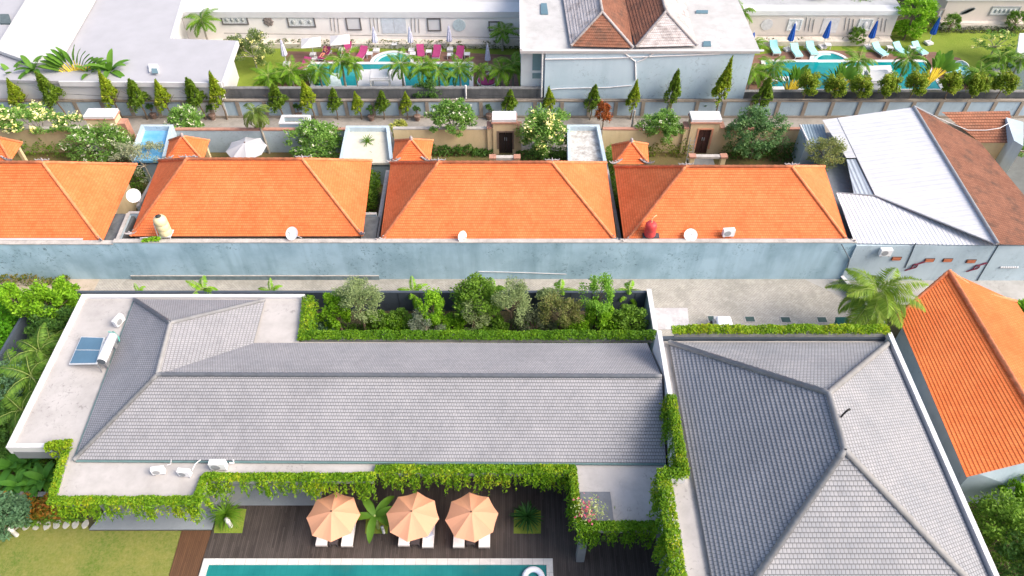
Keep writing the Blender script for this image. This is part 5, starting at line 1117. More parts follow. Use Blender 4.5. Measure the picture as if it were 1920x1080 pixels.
daybed('round white daybed with aqua cushion on the brown deck corner', V(*P(1796,134,.4)[:2], .06), CY, 1.25, plain('pillow_aqua', (.05,.4,.42), .9))
# sunbather, lying on the second magenta lounger, head away from the pool
lo = V(*P(609,103,.3)[:2], .06); ar = R(-14)
def W_(x, y, z): return V(lo.x + x*math.cos(ar) - y*math.sin(ar), lo.y + x*math.sin(ar) + y*math.cos(ar), lo.z + z)
J = {'pel': (0,-.08,.53), 'spi': (0,.12,.58), 'che': (0,.34,.68), 'nec': (0,.52,.80), 'hea': (0,.60,.85), 'top': (0,.72,.92),
     'sl': (-.15,.43,.73), 'el': (-.33,.3,.62), 'hl': (-.22,.08,.6), 'fl': (-.2,.0,.6), 'sr': (.15,.43,.73), 'er': (.34,.28,.62), 'hr': (.24,.04,.56), 'fr': (.22,-.05,.55),
     'pl': (-.09,-.14,.52), 'kl': (-.11,-.52,.60), 'al': (-.12,-.88,.49), 'tl': (-.14,-.98,.56), 'pr': (.09,-.14,.52), 'kr': (.11,-.54,.55), 'ar': (.1,-.93,.47), 'tr': (.12,-1.02,.54)}
E_ = [('pel','spi'),('spi','che'),('che','nec'),('nec','hea'),('hea','top'),('che','sl'),('sl','el'),('el','hl'),('hl','fl'),('che','sr'),('sr','er'),('er','hr'),('hr','fr'),('pel','pl'),('pl','kl'),('kl','al'),('al','tl'),('pel','pr'),('pr','kr'),('kr','ar'),('ar','tr')]
rad = {'pel': .15, 'spi': .12, 'che': .14, 'nec': .055, 'hea': .095, 'top': .08, 'sl': .06, 'sr': .06, 'el': .042, 'er': .042, 'hl': .035, 'hr': .035, 'fl': .022, 'fr': .022, 'pl': .09, 'pr': .09, 'kl': .06, 'kr': .06, 'al': .042, 'ar': .042, 'tl': .03, 'tr': .03}
pt = thing('person', 'person sunbathing on their back on a magenta lounger in a dark swimsuit', 'person', lo); ks = list(J); me = bpy.data.meshes.new('body')
me.from_pydata([W_(*J[k]) - pt.location for k in ks], [(ks.index(a), ks.index(b)) for a, b in E_], []); bo = link(bpy.data.objects.new('body', me), pt);
sk_ = bo.modifiers.new('skin', 'SKIN'); 
for i, k in enumerate(ks): me.skin_vertices[0].data[i].radius = (rad[k], rad[k]*.85); me.skin_vertices[0].data[i].use_root = (k == 'pel')
bo.modifiers.new('sub', 'SUBSURF').render_levels = 2; me.materials.append(plain('skin', (.62,.27,.17), .6, .06)); 
m = MB(); m.tube([W_(0,-.14,.54), W_(0,-.02,.55), W_(0,.05,.57)], [.13,.165,.14], 12); build('swim_trunks', m, plain('swim_dark', (.05,.03,.1), .9), pt)
m = MB(); m.lathe(W_(0,.70,.84), [(.02,-.08),(.09,-.05),(.11,.02),(.08,.09),(.02,.12)], 10); build('hair', m, plain('hair', (.04,.025,.02), .8), pt)

# ================================================================== vegetation
GR = ((0.068,0.154,0.017), (0.149,0.294,0.028), (0.270,0.435,0.050)); BRT = ((0.121,0.282,0.013), (0.230,0.474,0.020), (0.405,0.640,0.044)); DRK = ((0.041,0.102,0.022), (0.081,0.192,0.033), (0.149,0.282,0.044))
OLV = ((.17,.24,.09), (.28,.37,.15), (.42,.5,.24)); VIN = ((.06,.16,.01), (.14,.31,.014), (.28,.45,.02), (.56,.53,.03)); CON = ((0.095,0.166,0.011), (0.203,0.307,0.017), (0.351,0.461,0.028), (0.446,0.384,0.033))
BLG = ((0.068,0.154,0.077), (0.121,0.243,0.121), (0.203,0.333,0.165))
# hanging planters of the main villa
G1 = 'planter hedges hanging from the villa roof edges'
def Q(x, y, z=ZS+.1): return P(x, y, z)
hedge('roof_hedge', 'vine hedge hanging from the front edge of the lower left terrace roof', [Q(105,940), Q(375,940)], .5, .32, VIN, -1, 1.5, 520, .17, .07, G1, .42)
hedge('roof_hedge', 'yellow-tipped hedge climbing the left edge of the terrace roof', [Q(124,850), Q(98,940)], .42, .35, VIN, -1, .9, 480, .16, .08, G1, .36)
hedge('roof_hedge', 'short hedge joining the lower and upper terrace edge beside the air conditioners', [Q(372,936), Q(383,898)], .45, .35, VIN, -1, 1.3, 560, .17, .07, G1, .42)
hedge('roof_hedge', 'dense vine hedge left of the small deck palm, its strands ending over the terrace', [Q(386,896), Q(700,896)], .5, .32, VIN, -1, 1.7, 540, .17, .07, G1, .42)
hedge('roof_hedge', 'dense vine hedge behind the middle and right orange parasols', [Q(709,881), Q(1072,881)], .5, .32, VIN, -1, 1.8, 600, .17, .07, G1, .42)
hedge('roof_hedge', 'vine hedge along the left side of the square terrace roof above the column', [Q(1073,879), Q(1084,985)], .45, .32, VIN, -1, 1.0, 520, .16, .07, G1, .4)
hedge('roof_hedge', 'bushy vine hedge below the square terrace roof with grey hatch', [Q(1086,988), Q(1224,988)], .55, .35, VIN[:3], -1, 1.6, 600, .17, .07, G1, .42)
hedge('roof_hedge', 'small bright bush on the white roof corner above the big leaves', [Q(94,842), Q(132,834)], .5, .6, ((.12,.25,.01),(.25,.40,.015),(.5,.5,.03)), -1, .5, 700, .17, .09, G1)
hedge('roof_hedge', 'long clipped hedge between the grey tiles and the back garden trees', [Q(563,641)+V(0,.45,0), Q(1226,641)+V(0,.45,0)], .7, .4, VIN[:3], 0, 0, 620, .15, .07, G1, .55)
hedge('roof_hedge', 'yellow-green hedge strip right of the small back terrace roof', [Q(580,558)+V(0,-.3,0), Q(570,641)+V(0,.3,0)], .8, .4, VIN, 1, .8, 620, .15, .07, G1, .6)
G2 = 'planter hedges on the tall villa parapet'
zt = ZP2 - .3
hedge('roof_hedge', 'yellow-green hedge on the back parapet of the tall villa above the driveway', [(XW+1.0, YN+.3, zt), (XE-.2, YN+.3, zt)], .6, .5, VIN[1:], 0, 0, 560, .16, .07, G2, .5)
qa = P(1256,748,ZP2)
hedge('roof_hedge', 'vine hedge spilling over the white parapet onto the long grey roof', [(XW, qa.y, ZP2), (XW, YJ, ZP2)], .55, .4, VIN, -1, 1.9, 620, .17, .07, G2)
hedge('roof_hedge', 'short hedge on the parapet step between the two villas', [(XW, YJ, zt+.2), (XW2-.2, YJ, zt+.2)], .6, .4, VIN, -1, .5, 560, .16, .07, G2)
hedge('roof_hedge', 'long vine hedge along the left parapet at the lower right, above the dark deck', [(XW2-.05, YJ-.2, zt+.1), (XW2-.05, 9.5, zt+.1)], .75, .4, VIN, -1, 2.2, 620, .18, .07, G2)
fb = thing('flower_bush', 'pink and white flowering branches over the grey roof hatch', 'flower bush', Q(1110,975)); c = np.array(Q(1108,962, 4.2)); n = 260; C = c + RNG.normal(size=(n,3))*np.array([.42,.3,.3]) + np.array([0,0,.45]); A_, B_ = rand_leaves(C, .16, .08); leaf_obj('foliage', C, A_, B_, leafm('pale_leaf', ((.3,.4,.1),(.55,.6,.3),(.2,.3,.08))), fb, off=fb.location)
C = c + RNG.normal(size=(110,3))*np.array([.25,.32,.2]) + np.array([-.25,-.1,.45]); A_, B_ = rand_leaves(C, .12, .1); leaf_obj('flowers', C, A_, B_, leafm('pink_flower', ((.75,.08,.16),(.85,.2,.3),(.8,.4,.45))), fb, off=fb.location)

# prototypes
cone = lambda top: (lambda p: np.stack([p[:,0]*(1-.42*(p[:,2]+1))*.95, p[:,1]*(1-.42*(p[:,2]+1))*.95, p[:,2]], 1))
GC = 'conical trimmed trees in a row along the lane'
CN = [tree_proto('conical_tree', 'x', 'tree', 4.4, .82, .8, 1.7, CON, 4200, 80, .17, .09, .28, r=.05, trunk_h=1.6, shape=cone(1)),
      tree_proto('conical_tree', 'x', 'tree', 4.4, .9, .85, 1.6, ((.06,.13,.012),(.13,.23,.018),(.24,.34,.03)), 4200, 70, .18, .09, .26, r=.05, trunk_h=1.6, shape=cone(1))]
RT = tree_proto('round_topped_tree', 'x', 'tree', 4.2, .95, .85, 1.05, ((.09,.17,.015),(.19,.30,.02),(.32,.42,.04),(.45,.32,.05)), 5000, 60, .17, .09, .3, r=.06, trunk_h=2.6)
ords = ['first','second','third','fourth','fifth','sixth','seventh','eighth','ninth','tenth','eleventh','twelfth']
cl = [(30,150,202),(100,132,192),(208,136,203),(255,146,202),(303,152,204),(366,144,200),(416,140,206),
      (522,160,205),(582,150,203),(625,166,203),(671,173,205),(713,170,202),(757,176,203),
      (955,166,200),(1033,166,205),(1109,160,192),(1186,152,192),(1266,131,190),(1352,114,195),(1436,146,190)]
hints = ['at the far left edge, half behind yellow frangipani', 'leaning beside the big banana fans at left', 'tall, right of the round bluish shrub in the lane', 'tall, under the green banana fans', 'fifth from the left below the white flat roof', 'dense, sixth from the left below the white flat roof', 'slim and tall at the corner of the white house',
         'just right of the weeping palm', 'large, seen against the dark wall near the white pool step', 'below the left end of the white platform step', 'small, left of the pool platform', 'slim, directly below the white pool pavilion', 'smallest, at the right end of the pool platform',
         'small, left of the blue building edge', 'behind the yellow flowering tree at the blue wall', 'small round-bottomed, left on the big blue wall', 'in the middle of the big blue wall', 'tall, right on the big blue wall', 'tallest, at the right end of the big blue wall', 'just right of the blue building']
for i, ((x, yt, yb), hn) in enumerate(zip(cl, hints)):
    q = PY(x + (12 if x < 400 else 4 if x < 900 else -8 if x > 1200 else 0), yb, 60.0); top = PY(x, yt, 60.0); H_ = top.z; hb = q.z; hh = H_ - hb
    k = i % 2; w_ = 1.55 if x < 600 else (1.15 if x < 900 else 1.2)
    if x > 1300: w_ = 1.45
    place(CN[k], V(q.x, 60.0, 0), 'conical green tree %s' % hn, GC, (w_, w_, H_/4.4), random.uniform(0, 6)).rotation_euler[0:2] = (random.uniform(-.07,.07), random.uniform(-.09,.09))
for i, x in enumerate((1523,1575,1624,1675,1725,1791,1841,1890)):
    yt, yb = (143,150,151,146,142,143,145,142)[i], 182; q = PY(x-8, yb-6, 60.0); top = PY(x, yt, 60.0)
    lb = ['left of the yellow-stalked palm at the right pool','between the two yellow-stalked palms','at the lower left corner of the right pool platform','at the lower right corner of the right pool platform','under the large fan palm by the lone lawn','below the aqua daybed','below the green areca palms','nearest the right edge'][i]
    place(RT, V(q.x, 60.6, 0), 'round-topped trimmed tree %s' % lb, 'round-topped trimmed trees below the right pool', (1.1,1.1,top.z/4.2), random.uniform(0, 6))
# potted plants in the lane
pp = tree_proto('potted_plant', 'x', 'potted plant', 1.35, .34, .34, .32, DRK, 500, 14, .13, .07, .4, r=.03, trunk_h=.75); build('pot', MB().lathe((0,0,0), [(.16,0),(.2,.1),(.26,.42),(.3,.48),(.24,.5)], 14), plain('pot_clay', (.24,.16,.13)), pp, True)
for x, y, lb in ((290,222,'potted plant at the panel wall below the leaning conical trees'), (400,224,'potted plant at the panel wall right of the white frangipani'), (697,226,'potted plant in a brown pot on the lane above the cream yard roof'), (783,226,'potted plant in a brown pot left of the tall frangipani'), (917,224,'potted plant at the wall behind the dark-doored gate'), (1314,217,'potted plant above the salmon-framed gate'), (562,222,'potted plant at the panel wall near the planter box')):
    q = P(x, y); place(pp, V(q.x, q.y, 0), lb, 'potted plants along the lane', 1.15, random.uniform(0, 6))
# frangipani and other yard trees
PLU = ((0.095,0.218,0.044), (0.189,0.371,0.066), (0.324,0.512,0.110)); YF = ((.9,.8,.15),(.95,.9,.4),(.95,.92,.7)); WF = ((.85,.82,.62),(.9,.88,.75))
def tr(label, px, py, zc, h, rx, ry, rz, cols, n=3500, ncl=34, L=.24, W=.11, cr=.3, fl=None, r=.1, nm='tree', cat='tree', bark=None, shell=.5, zmin=-.7, trunk_h=None, up=.5, shape=None):
    if nm == 'frangipani_tree': rx *= 1.22; ry *= 1.2; rz *= 1.2; h *= 1.04; n = int(n*1.35); L *= 1.12; ncl = int(ncl*1.3)
    c = P(px, py, zc); t = tree_proto(nm, label, cat, h, rx, ry, rz, cols, n, ncl, L, W, cr, bark, r, fl, shell, trunk_h, zmin, up, shape=shape); t.location = (c.x, c.y, 0); return t
gb = GBARK
tr('spreading frangipani covered in yellow flowers at the far left', 70, 232, 2.6, 4.0, 3.6, 1.5, .9, PLU, 3200, 60, .26, .1, .17, (YF, 120, .16), .1, 'frangipani_tree', 'tree', gb, trunk_h=1.3)
tr('second frangipani at the left edge with yellow-orange blossoms', 2, 225, 2.6, 3.8, 1.1, 1.0, 1.0, PLU, 1500, 24, .26, .1, .25, (YF, 14, .13), .1, 'frangipani_tree', 'tree', gb, trunk_h=1.3)
tr('rounded frangipani dotted with cream blossoms behind the first orange house', 190, 268, 2.0, 3.5, 2.7, 1.6, 1.5, PLU, 5200, 70, .22, .09, .24, (WF, 170, .08), .1, 'frangipani_tree', 'tree', gb)
tr('small frangipani with white blossoms above the blue yard roof', 345, 226, 2.2, 3.5, 1.6, 1.3, 1.25, PLU, 3200, 44, .23, .09, .26, (WF, 70, .09), .08, 'frangipani_tree', 'tree', gb)
tr('airy grey-green tree growing in the gap between the first two orange roofs', 266, 300, 2.6, 4.3, 2.3, 2.0, 1.6, ((.2,.27,.13),(.34,.38,.22),(.5,.48,.32)), 4400, 46, .16, .07, .22, None, .07, 'airy_tree', 'tree', plain('pale_bark', (.5,.45,.36)), .6)
tr('broad frangipani with mixed pale flowers left of the cream yard roof', 597, 262, 2.1, 3.5, 2.2, 1.6, 1.4, PLU, 4600, 60, .24, .1, .24, (WF, 60, .08), .1, 'frangipani_tree', 'tree', gb)
tr('yellow-green variegated bush at the corner of the cream yard roof', 748, 242, 1.6, 2.6, .85, .8, .9, ((.3,.36,.04),(.5,.52,.1),(.7,.68,.25)), 1700, 30, .26, .09, .32, None, .06, 'variegated_bush', 'bush')
tr('tall frangipani with pale blossoms standing over a hedge by the cream wall', 848, 222, 3.2, 4.6, 1.9, 1.4, 1.25, PLU, 4200, 60, .24, .1, .22, (WF, 60, .08), .13, 'frangipani_tree', 'tree', gb, trunk_h=2.0)
tr('large frangipani full of yellow flowers beside the dark-doored gate', 1022, 248, 2.6, 4.6, 2.1, 1.7, 2.1, PLU, 6200, 90, .25, .1, .22, (YF, 110, .14), .12, 'frangipani_tree', 'tree', gb)
tr('red and green egg-shaped bush at the edge of the lane', 1131, 220, 1.4, 3.0, .78, .7, 1.2, ((.12,.14,.02),(.4,.08,.03),(.55,.12,.04),(.14,.2,.03)), 3200, 50, .16, .08, .3, None, .05, 'red_bush', 'bush', shell=.6)
tr('frangipani with small blossoms left of the salmon-framed gate', 1240, 238, 2.6, 3.9, 1.6, 1.3, 1.15, PLU, 3800, 50, .22, .09, .24, (WF, 30, .08), .1, 'frangipani_tree', 'tree', gb)
tr('large loose grey-green tree right of the salmon-framed gate', 1420, 248, 2.8, 4.7, 2.3, 1.7, 1.9, ((.07,.17,.06),(.14,.28,.09),(.25,.38,.14)), 5200, 80, .24, .1, .2, None, .1, 'frangipani_tree', 'tree', gb)
tr('pale yellow-green tree between the last orange roof and the white metal roof', 1548, 294, 3.4, 4.9, 1.7, 1.6, 1.2, ((.14,.2,.05),(.26,.3,.09),(.4,.4,.16)), 4200, 50, .15, .07, .28, None, .09, 'pale_tree', 'tree')
tr('round bluish-green shrub in the lane below the traveller palms', 160, 170, 1.8, 2.8, 1.5, 1.0, 1.2, ((.03,.12,.05),(.06,.2,.07),(.1,.28,.1)), 2600, 40, .18, .09, .28, None, .07, 'green_shrub', 'bush')
tr('dark bushy tree growing over the dark lane wall at the left pool', 803, 170, 2.2, 3.3, 1.35, 1.0, 1.2, DRK, 2600, 40, .17, .08, .3, None, .07, 'dark_shrub', 'bush')
tr('feathery frangipani with yellow and white blossoms at the left pool garden', 470, 88, 2.4, 3.8, 2.0, 1.6, 1.5, ((.09,.16,.04),(.2,.28,.08),(.35,.38,.15)), 3600, 56, .2, .09, .2, (YF, 50, .11), .08, 'frangipani_tree', 'tree', gb)
tr('leafy yellow-green tree at the corner of the right pool house', 1718, 16, 3.6, 5.2, 2.0, 1.6, 1.6, BRT, 3000, 46, .32, .13, .26, None, .1, 'leafy_tree', 'tree', shell=.55)
tr('wide yellow-green bush mass left of the closed blue parasol on the lawn', 1702, 52, 1.2, 2.2, 2.1, 1.2, 1.1, BRT, 2800, 40, .28, .13, .26, None, .08, 'garden_bush', 'bush')
tr('sparse frangipani with yellow flowers on the lawn near the right edge', 1868, 82, 1.6, 2.8, 2.3, 1.4, 1.0, PLU, 700, 40, .2, .09, .14, (YF, 18, .14), .08, 'frangipani_tree', 'tree', gb)
rb = tree_proto('round_bush', 'x', 'bush', 1.9, .95, .9, .9, GR, 2400, 50, .14, .07, .24, None, .05, shell=.7)
for x, y, s, lb in ((1602,72,1,'round trimmed bush between two closed blue parasols'), (1777,48,1.1,'round trimmed bush in front of the cream garden house'), (1740,46,.9,'round bush beside the yellow-green bush mass'), (1898,46,1.2,'dark round bush below the framed panel at top right')):
    q = P(x, y+12, 0); place(rb, V(q.x, q.y, 0), lb, 'round bushes at the cream houses', s, random.uniform(0, 6))
# shrub strips
def strip(name, label, pts, w, h, cols, dens=260, L=.2, W=.1): return hedge(name, label, pts, w, h, cols, 0, 0, dens, L, W)
strip('shrub_bed', 'low mixed shrub bed along the foot of the left pool house', [P(425,86), P(980,90)], 1.0, .8, ((.04,.08,.02),(.10,.14,.03),(.22,.2,.05)), 110)
strip('shrub_bed', 'grey-green low hedge along the foot of the right pool house', [P(1400,82), P(1672,80)], .9, .6, ((.05,.08,.04),(.09,.12,.06),(.14,.16,.08)), 120)
strip('shrub_bed', 'grey low hedge along the foot of the cream garden house', [P(1748,58), P(1920,60)], 1.0, .6, ((.06,.08,.05),(.1,.12,.07),(.16,.15,.1)), 120)
strip('shrub_bed', 'leafy green hedge at the foot of the tall frangipani by the cream wall', [P(812,289), P(918,290)], .9, 1.0, DRK, 200, .26, .12)
strip('shrub_bed', 'strappy green plants along the pale blue wall under the white umbrella', [P(400,276), P(545,278)], .8, 1.0, DRK, 130, .4, .07)
strip('shrub_bed', 'dark bushes behind the frangipani at far left', [P(40,285), P(130,288)], 1.6, 1.6, GR, 220)
strip('shrub_bed', 'dense green bushes filling the gap right of the second orange house', [P(712,298,0), P(692,398,0)], 1.3, 2.4, GR, 520, .2, .1)
strip('shrub_bed', 'narrow strip of bushes in the gap right of the third house', [P(1140,300), P(1158,390)], .8, 2.0, GR, 300, .2, .1)
strip('shrub_bed', 'bushes in the dark gap right of the first orange house', [P(272,330), P(262,360)], 1.2, 2.2, GR, 300, .2, .1)
strip('shrub_bed', 'bushes at the foot of the wall right of the second gate', [P(1362,290), P(1500,296)], 1.6, 1.6, DRK, 260, .22, .11)
strip('shrub_bed', 'rounded bushes on the lawn left of the salmon-framed gate', [P(1222,288), P(1285,288)], 1.4, 1.6, ((.06,.12,.01),(.14,.2,.02),(.25,.28,.03)), 260, .2, .1)
strip('shrub_bed', 'dark low plants beside the yellow flowering frangipani', [P(975,298), P(1060,302)], 1.4, .9, DRK, 200, .24, .1)
strip('shrub_bed', 'leafy shrubs in the soil before the left end of the left pool', [P(498,152), P(592,153)], 1.8, 1.3, GR, 330, .3, .13)
strip('shrub_bed', 'mixed bushes filling the corner beside the blue building at the right pool', [P(1396,148), P(1440,150)], 2.6, 1.5, ((.08,.14,.03),(.2,.24,.05),(.34,.3,.08)), 420, .28, .12)
strip('shrub_bed', 'dense low palms and bushes below the grey square canopy near the right edge', [P(1812,152), P(1925,150)], 2.4, 1.3, GR, 330, .3, .12)
strip('shrub_bed', 'dark green bushes left of the big loose grey-green tree', [P(1365,270), P(1392,286)], 1.3, 1.8, GR, 380, .2, .1)
strip('shrub_bed', 'small dark green bush at the bare pole by the cream wall', [P(1186,262), P(1196,262)], 1.0, 1.5, GR, 900, .2, .1)
strip('weeds', 'weeds and small shrubs at the foot of the blue wall at far left', [P(-20,532), P(130,531)], .7, .9, ((.06,.10,.02),(.16,.2,.03),(.3,.18,.06)), 120)
# palms
cp = palm_proto('palm', 'x', 3.2, 15, 2.0, ((.06,.16,.01),(.13,.28,.015),(.27,.42,.03)), .09, .56, .048, (-.3,1.3), 1.8, 40)
lp_ = [(545,132,'palm clump behind the closed lilac parasol at the left pool',1.1),(598,128,'palm with broad fronds beside the white pool step',1.0),(640,112,'tall palm in front of the left pool, its crown over the magenta loungers',1.15),(664,118,'palm just left of the white pool platform',.72),
       (752,118,'palm leaning over the right side of the pool platform',1.1),(790,122,'dense palm over the middle of the left pool',1.15),(822,128,'palm with drooping pale fronds over the left pool',1.1),(862,126,'palm at the right end of the left pool',1.0),
       (938,128,'yellow-green palm at the lower corner of the left pool garden',1.1),(962,118,'yellow palm touching the blue building',1.05),(900,128,'small palm left of the magenta daybed',.7),
       (1410,130,'palm beside the right side of the blue building',1.0),(1448,122,'palm in front of the leftmost aqua lounger',1.1),(1610,112,'dark palm over the white platform of the right pool',1.1),(1700,108,'palm with a long bare trunk over the right pool',1.05),
       (1872,106,'areca palm beside the grey square canopy',1.0),(1835,134,'areca palm right of the aqua daybed',1.05),(1912,110,'palm at the right edge below the white hut',1.0),(505,140,'palm at the left corner of the left pool garden',1.0)]
for x, y, lb, s in lp_:
    Yp = 62.6 + (145-y)*.07; q = PY(x, y+6, Yp); place(cp, V(q.x, Yp, 0), lb, 'palms in the pool gardens', (s, s, max(.75, q.z/3.0)), random.uniform(0, 6))
for x, y, s, lb in ((378,42,1.15,'red-tipped areca palm at the corner of the long ivory house'), (942,60,1.1,'areca palm in front of the right end of the ivory house'), (1390,30,.9,'yellow-green palm at the left end of the right pool house'), (1412,92,.9,'bushy palm below the blue building corner, left of the aqua loungers')):
    Yp = 71.5 if y > 60 else 72.6; q = PY(x, y, Yp); place(cp, V(q.x, Yp, 0), lb, 'areca palms at the garden houses', (s, s, max(.5, q.z/3)), random.uniform(0, 6))
wp_ = palm_proto('weeping_palm', 'weeping palm on a curved trunk behind the second orange house', 4.3, 14, 1.9, ((.07,.13,.02),(.13,.2,.03),(.22,.28,.06)), .1, .6, .08, (-.5,1.1), 2.4, 26, lean=(-.3,.2)); q = P(505,287); wp_.location = (q.x, q.y, 0)
bp = palm_proto('feather_palm', 'big feather palm leaning over the slanted orange roof', 4.9, 26, 3.35, ((.09,.18,.02),(.2,.34,.03),(.42,.52,.08)), .2, .95, .06, (-.5,1.35), 1.9, 62); q = P(1648,550,5.0); bp.location = (q.x, q.y, 0)
bl = ((.06,.17,.02),(.12,.27,.03),(.2,.36,.05))
fpn = fan_proto('traveller_palm', 'x', bl, 1.3, 17, 1.9, (.75,.58,.06))
for x, y, yt, s, rz, lb in ((148,147,90,1.35,0.1,'traveller palm with a yellow stalk fan on the white roof side'), (1476,168,110,1.15,.3,'traveller palm with white stalks at the left end of the right pool'), (1561,160,95,1.1,.2,'traveller palm with yellow stalks by the round bay'), (1738,150,95,1.25,.35,'traveller palm with bright yellow stalks leaning right at the lawn')):
    Yp = 62.2; q = PY(x, y, Yp); h = q.z - 1.0; o = place(fpn, V(q.x, Yp, max(0, q.z-1.7)), lb, 'traveller palms', s*.8, rz); o.rotation_euler.y = .25 if x > 1400 else 0
    m = MB(); 
bn = blade_plant('banana_plant', 'x', 'banana plant', bl, 9, 1.9, .5, (.35,1.3), 1.1, 1.6, .11)
for x, y, s, lb in ((60,128,1.0,'banana plant left of the traveller palm at the white house'), (205,128,1.25,'banana plant with upright leaves against the white roof'), (172,136,1.0,'banana plant beside the round bluish-green shrub'), (22,140,1.0,'banana plant at the far left, partly behind the lane wall')):
    q = PY(x, y, 62.2); place(bn, V(q.x, 62.2, max(.2, q.z-1.9*s)), lb, 'banana plants by the white house', s, random.uniform(0, 6))
dr = blade_plant('dracaena', 'thin dracaena with a spiky tuft on the cream yard roof', 'plant', GR, 40, .75, .07, (-.2,1.4), .7, 2.2, .035); q = P(700,300,0); dr.location = (P(690,270,2.4).x, P(690,270,2.4).y-.0, .4)
# ---- back garden trees (between wall and hedge)
def gt_(label, px, py, zc, h, rx, ry, rz, cols, n=4200, **k): return tr(label, px, py, zc, h, rx, ry, rz, cols, n, **k)
gt_('bright green upright tree at the left end of the back garden', 630, 585, 2.6, 4.4, 1.15, .9, 1.9, BRT, 4600, L=.2, W=.1, nm='garden_tree')
gt_('tall pale olive tree with rounded crown in the back garden', 672, 567, 3.6, 5.6, 1.7, 1.4, 1.9, OLV, 6800, ncl=60, L=.14, W=.06, nm='olive_tree')
gt_('light green narrow tree right of the tall olive', 812, 580, 2.6, 4.3, 1.1, .9, 1.6, BRT, 4200, L=.17, W=.08, nm='garden_tree')
gt_('silvery low olive with bare branches in the middle of the garden', 797, 604, 2.0, 3.0, 1.25, 1.0, 1.2, ((.15,.2,.13),(.24,.29,.2),(.34,.38,.28)), 3600, L=.14, W=.05, nm='olive_tree', bark=plain('pale_bark', (.5,.45,.36)))
gt_('broad bright green tree in the centre of the back garden', 893, 562, 3.0, 4.8, 1.9, 1.3, 1.8, GR, 6500, ncl=60, L=.19, W=.1, nm='garden_tree')
gt_('grey-green olive in front of the broad green tree', 888, 590, 2.4, 3.6, 1.2, 1.0, 1.4, OLV, 4200, L=.13, W=.06, nm='olive_tree')
gt_('pale olive tree with dark trunk at the garden centre', 957, 568, 3.2, 5.2, 1.4, 1.2, 2.0, OLV, 5200, ncl=50, L=.14, W=.06, nm='olive_tree')
gt_('dark bushy shrub below the pale olive', 1000, 605, 1.6, 2.6, 1.5, 1.0, 1.2, ((.05,.08,.04),(.10,.13,.07),(.17,.19,.11)), 4200, L=.14, W=.06, nm='garden_shrub', cat='bush')
gt_('reddish brown leaved tree in the right half of the garden', 1052, 585, 2.5, 3.9, 1.7, 1.1, 1.4, ((.12,.17,.04),(.22,.26,.07),(.38,.30,.14)), 4200, L=.14, W=.07, nm='garden_tree')
gt_('slender lime green tree with thin bare trunk rising above the wall', 1120, 560, 3.4, 5.6, 1.25, 1.0, 1.9, ((.14,.32,.03),(.2,.42,.04),(.3,.5,.08)), 2600, L=.15, W=.08, nm='garden_tree', shell=.6, r=.06)
gt_('bright green bush under the slender lime tree', 1125, 590, 1.9, 3.2, 1.0, .9, 1.3, BRT, 3600, L=.18, W=.09, nm='garden_shrub', cat='bush')
gt_('leafy bush at the right end of the back garden', 1178, 600, 1.5, 2.5, 1.3, 1.0, 1.2, GR, 3800, L=.2, W=.1, nm='garden_shrub', cat='bush')
gt_('dark green bush left of the bright upright tree', 600, 612, 1.3, 2.2, .9, .9, 1.0, BLG, 2400, L=.2, W=.1, nm='garden_shrub', cat='bush')
gt_('flat-topped green bush before the charcoal wall', 752, 600, 1.3, 2.1, 1.2, .9, .8, GR, 2800, L=.18, W=.09, nm='garden_shrub', cat='bush')
gt_('bright bush beside the silvery olive', 735, 612, 1.0, 1.9, 1.0, .8, .8, BRT, 2400, L=.18, W=.09, nm='garden_shrub', cat='bush')
for x, y, z, lb, c in ((705,603,1.2,'rounded dark bush right under the tall olive crown',GR),(850,610,1.1,'light bush between the silvery olive and the grey-green olive',BRT),(925,612,1.0,'low green bush at the hedge below the pale olive tree',GR),(1085,612,1.1,'feathery light bush below the reddish tree',BRT),(1150,610,1.0,'low leafy bush at the hedge near the pale grey wall',BRT),(1030,560,2.2,'grey-green bush top against the charcoal wall',OLV)):
    gt_(lb, x, y, z, z+.9, 1.0, .8, .9, c, 2400, L=.18, W=.09, nm='garden_shrub', cat='bush')
scatter_cover('ground_cover', [(-15.6,31,0),(9.6,31,0),(9.6,34.6,0),(-15.6,34.6,0)], 9000, GR, .22, .11, .8)
for x, y, lb, s in ((380,538,'low palm tuft on the alley side of the charcoal wall, left',1.0),(508,541,'low palm tuft on the alley behind the white roof',.7),(775,541,'low palm tuft behind the wall left of the light green tree',.9),(927,536,'low palm tuft behind the broad green tree',.8),(1050,540,'low palm tuft behind the reddish tree',.95),(1178,540,'low palm tuft behind the right end of the wall',.9),(260,544,'tiny palm tuft behind the wall at the villa corner',.5)):
    if 'LT' not in globals(): LT = palm_proto('low_palm', 'x', .9, 11, 1.25, BRT, .07, .42, .06, (-.1,1.0), 1.3, 26)
    q = PY(x, y+4, 36.5); place(LT, V(q.x, 36.45, max(0, q.z-1.0*s)*0 + .9*0), lb, 'low palms behind the charcoal wall', (s, s, max(.8, q.z/.95)), random.uniform(0, 6))
